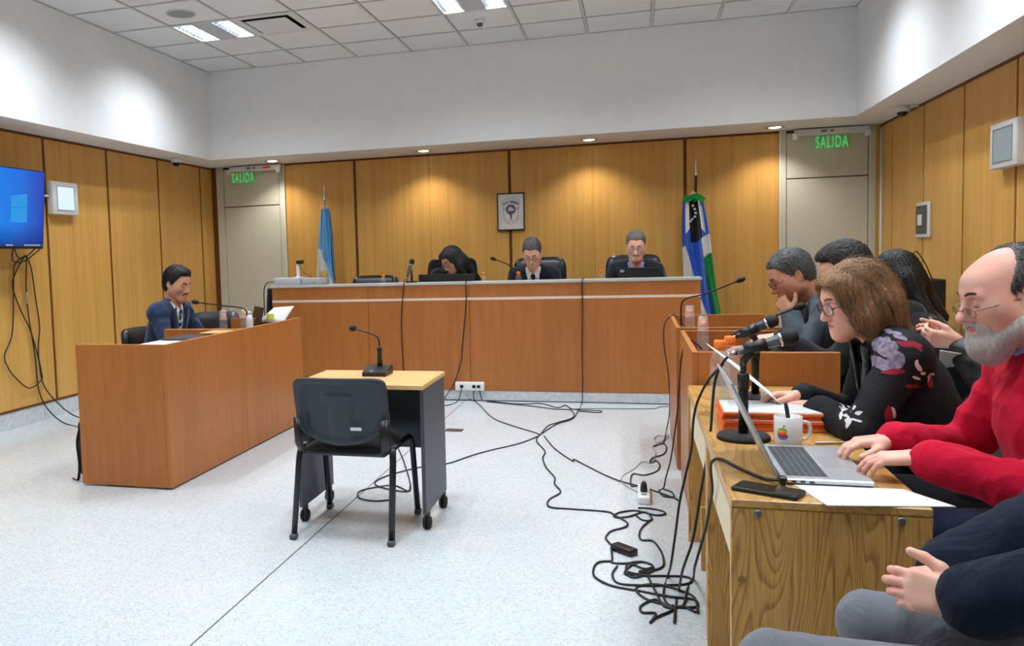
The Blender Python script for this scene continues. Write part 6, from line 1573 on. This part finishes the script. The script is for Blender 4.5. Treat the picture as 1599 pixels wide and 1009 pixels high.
single('bench_cable', MB().tube(catmull([(-3.50, 7.75, 1.14), (-3.56, 7.72, 1.15), (-3.62, 7.72, 1.10), (-3.64, 7.74, .9), (-3.63, 7.76, .3), (-3.63, 7.78, .01)], 6), .005, 6), M_rubber, 'black cable curling off the left end of the bench', 'cable')
jk = MB(); V = []   # jacket over the leaning judge's chair
for j in range(11):
    for i in range(21):
        u = i / 20 * 2 - 1; v = j / 10
        V.append((-1.86 + u * (.24 + .04 * v), 8.70 - .02 * (1 - u * u) + .03 * math.sin(u * 9 + v * 3) * v, DAIS + 1.035 - .05 * u * u - .55 * v))
jk.add(V, [(j * 21 + i, j * 21 + i + 1, (j + 1) * 21 + i + 1, (j + 1) * 21 + i) for j in range(10) for i in range(20)], 0, True)
jk.add([(p[0], p[1] + .02, p[2]) for p in V], [(j * 21 + i, (j + 1) * 21 + i, (j + 1) * 21 + i + 1, j * 21 + i + 1) for j in range(10) for i in range(20)], 0, True)
jk.v = [(p[0], p[1] - .04, p[2] + .145) for p in jk.v]
single('draped_jacket', jk, C_blk, 'black jacket draped over the chair of the leaning judge', 'jacket')
# equipment rack by the right wall
rk = thing('equipment_cabinet', 'black equipment cabinet by the right wall with gear on top', 'cabinet', (1.98, 7.2, 0))
mesh_obj('body', MB().bbox(1.78, 2.18, 6.95, 7.45, .03, 1.085, .008), M_blackmatt, rk)
mesh_obj('door', MB().bbox(1.772, 1.779, 6.98, 7.42, .06, 1.05, .003), M_black, rk)
for yy in (7.0, 7.4): mesh_obj('foot', MB().box(1.8, 2.16, yy - .02, yy + .02, 0, .03), M_black, rk)
gr = thing('power_unit', 'pale box with cables on top of the black cabinet', 'device', (1.95, 7.15, 1.086))
mesh_obj('case', MB().bbox(1.86, 2.0, 7.0, 7.2, 1.0865, 1.16, .005), plain('unit_pale', (190, 196, 206), .4), gr)
mesh_obj('dark_side', MB().bbox(2.0005, 2.06, 7.0, 7.2, 1.0865, 1.15, .004), M_black, gr)
for k in range(3): mesh_obj('cable', MB().tube(catmull([(1.86 + .04 * k, 7.05, 1.16), (1.84 + .05 * k, 7.02, 1.21), (1.90 + .05 * k, 7.03, 1.235), (1.95 + .05 * k, 7.06, 1.19), (2.05 + .02 * k, 7.1, 1.10)], 5), .007, 6), [plain('cable_red', (150, 60, 50), .5), M_whiteplastic, M_rubber][k], gr)
single('antenna_cable', MB().tube(catmull([(2.02, 7.1, 1.15), (2.0, 7.08, 1.26), (2.03, 7.1, 1.29), (2.1, 7.15, 1.2), (2.16, 7.2, 1.088)], 6), .005, 6), plain('cable_brown', (92, 66, 30), .5), 'brown cable looping up behind the pale box', 'cable')
# phone person's phone and napkin
single('mobile_phone', MB().bbox(-.036, .036, -.004, .004, -.075, .075, .003).mat(Matrix.Translation((1.075, 3.76, 1.01)) @ Matrix.Rotation(1.2, 4, 'Z') @ Matrix.Rotation(-.7, 4, 'X')), M_black, 'dark phone held by the person in the puffer jacket', 'phone')
sheet('paper_tissue', 'white paper below the phone in the puffer jacket person\'s hands', [(1.11, 3.60, .955), (1.21, 3.61, .935), (1.21, 3.68, .885), (1.13, 3.67, .875)], th=.002, lift=.006)

# floor things
fb_ = single('floor_box', MB().bbox(-1.445, -1.305, 6.23, 6.335, -.0005, .003, .001), plain('floor_box_brown', (92, 76, 66), .5, .3), 'small brown floor outlet plate behind the beech table', 'outlet')
ps = thing('power_strip', 'white power strip with a black plug on the floor', 'power strip', (.03, 4.7, 0))
mesh_obj('body', MB().bbox(.0, .065, 4.57, 4.84, 0.0005, .04, .006, 2), M_whiteplastic, ps)
for k in range(3): mesh_obj('socket', MB().lathe([(.018, .04), (.018, .0405)], (.0325, 4.63 + .075 * k, 0), 18), plain('socket_grey', (120, 122, 122), .5), ps)
mesh_obj('plug', MB().lathe([(.018, .041), (.02, .05), (.016, .085), (.008, .1)], (.0325, 4.68, 0), 14), M_black, ps)
ad = single('power_adapter', MB().bbox(-.06, .06, -.026, .026, 0.0005, .032, .006, 2).mat(Matrix.Translation((-.062, 3.815, 0)) @ Matrix.Rotation(math.radians(-42), 4, 'Z')), M_black, 'black power adapter brick lying among the floor cables', 'adapter')
tvc = [((-5.0, 5.79, 1.53), (-5.07, 5.86, 1.44), (-5.08, 5.95, 1.418), (-5.07, 6.05, 1.45), (-5.0, 6.12, 1.53)),
       ((-5.03, 5.84, 1.54), (-5.07, 5.93, 1.46), (-5.07, 6.03, 1.47), (-5.03, 6.10, 1.54)),
       ((-5.06, 6.01, 1.48), (-5.085, 5.90, 1.40), (-5.085, 5.868, 1.201), (-5.085, 5.821, .822), (-5.085, 5.716, .643), (-5.085, 5.75, .53), (-5.085, 5.827, .437), (-5.08, 5.973, .325), (-5.08, 6.123, .364), (-5.08, 6.144, .44), (-5.085, 6.05, .80), (-5.085, 5.93, 1.02), (-5.085, 5.86, 1.25), (-5.06, 5.99, 1.47)),
       ((-5.06, 6.02, 1.47), (-5.085, 6.10, 1.35), (-5.085, 6.13, 1.1), (-5.085, 6.16, .85), (-5.085, 6.13, .68), (-5.085, 6.13, .5), (-5.085, 6.17, .32), (-5.05, 6.27, .16), (-4.9, 6.3, .03), (-4.5, 6.1, .006), (-3.9, 5.6, .006)),
       ((-5.06, 6.02, 1.47), (-5.085, 6.02, 1.2), (-5.085, 6.03, .95), (-5.085, 6.08, .6), (-5.085, 6.10, .3), (-5.05, 6.15, .12), (-4.8, 6.05, .01), (-4.3, 5.8, .006), (-3.8, 5.3, .006))]
tl = ['short black cable looped directly under the television', 'inner short cable loop under the television', 'long black cable hanging in a loop below the television', 'outer black cable from the television to the floor', 'inner black cable with a connector from the television to the floor']
for p, l in zip(tvc, tl): single('television_cable', MB().tube(catmull(p, 8), .0055, 6), M_rubber, l, 'cable', 'cables under the television')
single('cable_connector', MB().lathe([(.006, 1.06), (.011, 1.07), (.011, 1.15), (.006, 1.16)], (-5.085, 6.02, 0), 10), M_alum, 'silver inline connector on a television cable', 'connector')
st = thing('backpack', 'black bag half hidden behind the near left desk', 'bag', (-3.46, 4.78, 0))
mesh_obj('body', MB().bbox(-3.49, -3.345, 4.50, 4.85, .0, .38, .045, 3), M_blackmatt, st)
mesh_obj('strap', MB().tube(catmull([(-3.43, 4.49, .36), (-3.445, 4.46, .25), (-3.43, 4.45, .1), (-3.44, 4.44, .006), (-3.50, 4.47, .006)], 6), [(.009, .003)] * 25, 8), M_blackmatt, st)
CABLES = {
'socket_left': [[-1.58,7.603,0.131],[-1.58,7.52,0.06],[-1.61,7.48,0.004],[-1.662,7.304,0.004],[-1.822,7.176,0.004]],
'bench_left': [[-1.577,7.621,0.395],[-1.634,7.621,0.213],[-1.676,7.621,0.121],[-1.734,8.003,0.004],[-1.48,7.611,0.004],[-1.167,6.819,0.004],[-0.963,6.51,0.004],[-0.741,6.266,0.004],[-0.701,6.185,0.004]],
'socket_mid': [[-1.463,7.603,0.132],[-1.458,7.951,0.004],[-1.284,7.518,0.004],[-1.07,7.431,0.004],[-0.89,7.357,0.004],[-0.688,7.251,0.004],[-0.545,7.205,0.004],[-0.506,6.907,0.004],[-0.613,6.667,0.004],[-0.674,6.519,0.004],[-0.698,6.214,0.004]],
'socket_right': [[-1.419,7.603,0.133],[-1.384,7.959,0.004],[-1.283,7.561,0.004],[-1.024,7.45,0.004],[-0.833,7.501,0.004],[-0.671,7.318,0.004],[-0.609,7.432,0.004],[-0.526,7.258,0.004],[-0.317,7.221,0.004],[-0.287,7.188,0.004],[-0.314,7.135,0.004],[-0.474,7.176,0.004]],
'plinth': [[-1.925,7.59,0.004],[-1.724,7.583,0.004],[-1.298,7.603,0.004],[-0.55,7.604,0.004],[0.273,7.605,0.004]],
'plinth2': [[-0.56,7.254,0.004],[-0.298,7.312,0.004],[0.109,7.363,0.004],[0.189,7.45,0.004],[0.269,7.486,0.004]],
'bench_right': [[-0.459,7.621,0.847],[-0.468,7.621,0.401],[-0.469,7.621,0.128],[-0.474,7.543,0.004],[-0.484,7.15,0.004],[-0.507,6.827,0.004],[-0.608,6.614,0.004],[-0.682,6.294,0.004],[-0.704,6.156,0.004]],
'table': [[-0.704,6.156,0.004],[-0.814,5.885,0.004],[-0.975,5.665,0.004],[-1.077,5.488,0.004],[-1.194,5.243,0.004],[-1.339,5.137,0.004],[-1.428,5.008,0.004],[-1.514,4.853,0.004],[-1.529,4.703,0.004],[-1.439,4.607,0.004],[-1.291,4.566,0.004],[-1.3,4.673,0.004]],
'table_loop': [[-1.637,5.606,0.006],[-1.47,5.174,0.006],[-1.277,4.602,0.006],[-1.4,4.676,0.006],[-1.516,4.599,0.006],[-1.566,4.509,0.006],[-1.518,4.387,0.006],[-1.42,4.355,0.006],[-1.327,4.398,0.006]],
'long': [[-0.708,6.156,0.004],[-0.697,5.965,0.004],[-0.609,5.683,0.004],[-0.604,5.489,0.004],[-0.556,5.246,0.004],[-0.484,5.027,0.004],[-0.47,4.877,0.004],[-0.422,4.714,0.004],[-0.471,4.554,0.004],[-0.453,4.421,0.004],[-0.328,4.41,0.004],[-0.158,4.395,0.004],[-0.116,4.343,0.004],[-0.054,4.243,0.004],[-0.06,4.165,0.004],[-0.123,4.094,0.004],[-0.146,4.017,0.004],[-0.144,3.959,0.004],[-0.111,3.872,0.004]],
'diag': [[-0.665,6.162,0.004],[-0.553,5.774,0.004],[-0.419,5.468,0.004],[-0.398,5.427,0.004],[-0.393,5.472,0.004],[-0.216,5.17,0.004],[-0.1,5.003,0.004],[0.023,4.907,0.004],[0.111,4.811,0.004],[0.2,4.695,0.004],[0.206,4.67,0.004]],
'brick_out': [[-0.12,3.87,0.004],[-0.111,3.714,0.004],[-0.11,3.67,0.004],[-0.054,3.669,0.004],[0.014,3.706,0.004],[0.059,3.666,0.004],[0.025,3.621,0.004],[-0.043,3.671,0.004],[-0.047,3.55,0.004],[-0.009,3.518,0.004],[0.058,3.603,0.004]],
'strip_out': [[0.02,4.907,0.004],[-0.007,4.913,0.004],[-0.037,4.925,0.004],[-0.03,5.17,0.004],[0.041,5.164,0.004],[0.115,5.28,0.004],[0.135,5.432,0.004],[0.113,5.534,0.004],[0.078,5.478,0.004],[0.097,5.605,0.004],[0.169,5.73,0.004],[0.193,5.933,0.004],[0.17,6.038,0.004],[0.113,5.945,0.004]],
'white': [[0.212,6.474,0.004],[0.215,6.285,0.004],[0.149,6.302,0.004],[0.118,6.179,0.004],[0.134,6.067,0.004],[0.182,6.144,0.004],[0.223,6.258,0.004]],
'white2': [[0.133,6.032,0.004],[0.1,5.918,0.004],[0.118,5.76,0.004],[0.095,5.496,0.004],[0.028,5.484,0.004],[-0.023,5.303,0.004],[-0.086,5.129,0.004],[-0.092,5.004,0.004],[-0.06,4.904,0.004],[0.0,4.791,0.004]],
'coilA': [[-0.0,4.493,0.008],[0.062,4.491,0.008],[0.123,4.464,0.008],[0.134,4.41,0.008],[0.087,4.383,0.008],[-0.007,4.444,0.008],[-0.076,4.407,0.008],[-0.116,4.353,0.008],[-0.108,4.309,0.008],[-0.048,4.329,0.008],[0.033,4.428,0.008],[0.066,4.342,0.008],[0.058,4.288,0.008],[0.019,4.298,0.008],[-0.014,4.373,0.008]],
'coilB': [[0.058,4.294,0.006],[0.018,4.166,0.006],[0.005,4.061,0.006],[0.017,3.986,0.006],[0.066,3.984,0.006],[0.098,3.855,0.006],[0.106,3.736,0.006],[0.093,3.652,0.006],[0.013,3.573,0.006],[-0.053,3.543,0.006],[-0.042,3.624,0.006],[0.003,3.698,0.006],[0.048,3.685,0.006],[0.059,3.635,0.006],[0.002,3.586,0.006]],
'coilC': [[-0.112,3.686,0.008],[-0.169,3.657,0.008],[-0.186,3.572,0.008],[-0.173,3.482,0.008],[-0.105,3.408,0.008],[0.012,3.377,0.008],[0.115,3.344,0.008],[0.205,3.338,0.008],[0.213,3.275,0.008],[0.16,3.251,0.008],[0.102,3.263,0.008],[0.032,3.3,0.008],[-0.009,3.372,0.008],[0.002,3.431,0.008],[0.066,3.459,0.008],[0.139,3.432,0.008],[0.207,3.364,0.008],[0.212,3.212,0.008]],
'coilD': [[-0.088,3.63,0.012],[-0.106,3.532,0.012],[-0.084,3.446,0.012],[-0.009,3.433,0.012],[0.108,3.458,0.012],[0.183,3.489,0.012],[0.209,3.529,0.012],[0.188,3.569,0.012],[0.101,3.56,0.012],[0.024,3.544,0.012],[-0.042,3.576,0.012]],
'coilE': [[0.035,3.551,0.01],[0.064,3.383,0.01],[0.091,3.256,0.01],[0.125,3.226,0.01],[0.059,3.138,0.01],[0.039,3.093,0.01],[0.06,3.174,0.01],[0.011,3.176,0.01],[0.009,3.238,0.01],[0.063,3.302,0.01],[0.111,3.248,0.01],[0.161,3.259,0.01],[0.205,3.218,0.01]],
'hangB': [[0.3,6.0,0.869],[0.261,6.071,0.908],[0.221,6.143,0.88],[0.193,6.214,0.815],[0.194,6.286,0.668],[0.222,6.357,0.471],[0.236,6.429,0.27],[0.233,6.5,0.111],[0.213,6.504,0.004],[0.194,6.236,0.004],[0.175,6.039,0.004]],
'hangA': [[0.352,4.9,0.806],[0.298,4.897,0.853],[0.264,4.893,0.842],[0.243,4.89,0.752],[0.231,4.887,0.608],[0.22,4.883,0.462],[0.202,4.88,0.316],[0.18,4.88,0.169],[0.155,4.87,0.078],[0.143,4.901,0.004],[0.115,4.839,0.004],[0.138,4.735,0.004],[0.188,4.729,0.004],[0.184,4.825,0.004],[0.142,4.872,0.004]],
'hangO1': [[0.318,3.35,0.929],[0.265,3.35,0.867],[0.226,3.35,0.787],[0.209,3.35,0.712],[0.201,3.35,0.599],[0.177,3.35,0.485],[0.156,3.35,0.383],[0.141,3.35,0.267],[0.123,3.35,0.138],[0.117,3.554,0.004],[0.096,3.405,0.004],[0.098,3.298,0.004],[0.125,3.24,0.004]],
'hangO2': [[0.304,2.93,1.019],[0.28,2.954,0.988],[0.258,2.979,0.93],[0.25,3.003,0.849],[0.245,3.028,0.743],[0.236,3.052,0.647],[0.216,3.077,0.514],[0.202,3.101,0.401],[0.186,3.126,0.297],[0.156,3.15,0.19],[0.154,3.417,0.004],[0.137,3.28,0.004],[0.123,3.111,0.004],[0.13,3.179,0.004],[0.124,3.265,0.004]],
'hangO3': [[0.362,2.36,0.75],[0.33,2.40,0.742],[0.28,2.50,0.742],[0.238,2.60,0.742],[0.215,2.66,0.71],[0.226,2.75,0.607],[0.225,2.838,0.529],[0.223,2.925,0.447],[0.217,3.012,0.362],[0.195,3.1,0.224],[0.217,3.56,0.004],[0.185,3.424,0.004],[0.175,3.341,0.004],[0.162,3.273,0.004],[0.136,3.25,0.004]],
}
CABLE_LABELS = {'socket_left': 'black cable from the bench socket box running left', 'bench_left': 'black cable hanging down the bench front left of the socket box', 'socket_mid': 'black cable from the socket box to the tied cable crossing', 'socket_right': 'black cable from the socket box looping right along the bench', 'plinth': 'black cable running straight along the bench plinth', 'plinth2': 'thin cable along the bench foot towards the right desks', 'bench_right': 'black cable hanging down the bench front under the right judge', 'table': 'black cable from the cable crossing to under the beech table', 'table_loop': 'black cable coiled on the floor under the stacking chair', 'long': 'wavy black cable from the crossing down to the power adapter', 'diag': 'black cable running diagonally from the crossing to the power strip', 'brick_out': 'short black cable coiled beside the power adapter', 'strip_out': 'black cable squiggling from the power strip towards the far right desk', 'white': 'small grey cable loop at the foot of the far right desk', 'white2': 'pale grey cord curling into the power strip', 'coilA': 'black cable loops just in front of the power strip', 'coilB': 'black cable bending past the right side of the power adapter', 'coilC': 'widest black cable loop on the floor by the oak tables', 'coilD': 'flat black cable oval inside the floor coil', 'coilE': 'nearest black cable tangle by the front oak table', 'hangB': 'black cable hanging over the far right desk', 'hangA': 'black cable hanging over the nearer right desk', 'hangO1': 'black cable hanging from the table with the orange folders', 'hangO2': 'black microphone cable hanging down past the front oak table', 'hangO3': 'black laptop cable draped over the front oak table edge'}
for k, P in CABLES.items():
    Q = []
    for i, p in enumerate(P):
        p = list(p)
        if p[2] < .02: p[1] = min(p[1], 7.60); p[2] = .0052 + .0012 * math.sin(i * 2.3)
        Q.append(p)
    thin = k in ('white', 'white2', 'plinth2')
    r = .003 if thin else (.0048 if k.startswith(('hangO', 'coil', 'long', 'brick')) else .0042)
    single('floor_cable', MB().tube(catmull(Q, 8), r, 7), plain('cord_grey', (168, 166, 158), .5) if k.startswith('white') else M_rubber, CABLE_LABELS[k], 'cable', 'cables across the floor')
single('floor_cable', MB().tube(catmull([(-2.135, 7.78, 1.15), (-2.125, 7.66, 1.14), (-2.12, 7.618, 1.10), (-2.15, 7.62, .85), (-2.158, 7.62, .64), (-2.15, 7.62, .28), (-2.14, 7.60, .02), (-2.05, 7.55, .006), (-1.9, 7.5, .006)], 8), .005, 7), M_rubber, 'black microphone cable hanging down the left half of the bench front', 'cable', 'cables across the floor')
single('floor_cable', MB().tube(catmull([(-1.50, 7.75, 1.121), (-1.515, 7.65, 1.122), (-1.52, 7.616, 1.10), (-1.521, 7.62, .938), (-1.545, 7.62, .7), (-1.568, 7.62, .516), (-1.577, 7.621, .395)], 8), .005, 7), M_rubber, 'upper end of the cable over the bench beside the leaning judge', 'cable', 'cables across the floor')
single('floor_cable', MB().tube(catmull([(-.45, 7.80, 1.121), (-.455, 7.65, 1.122), (-.458, 7.616, 1.10), (-.459, 7.62, .97), (-.459, 7.621, .847)], 8), .005, 7), M_rubber, 'upper end of the cable over the bench left of the right judge', 'cable', 'cables across the floor')
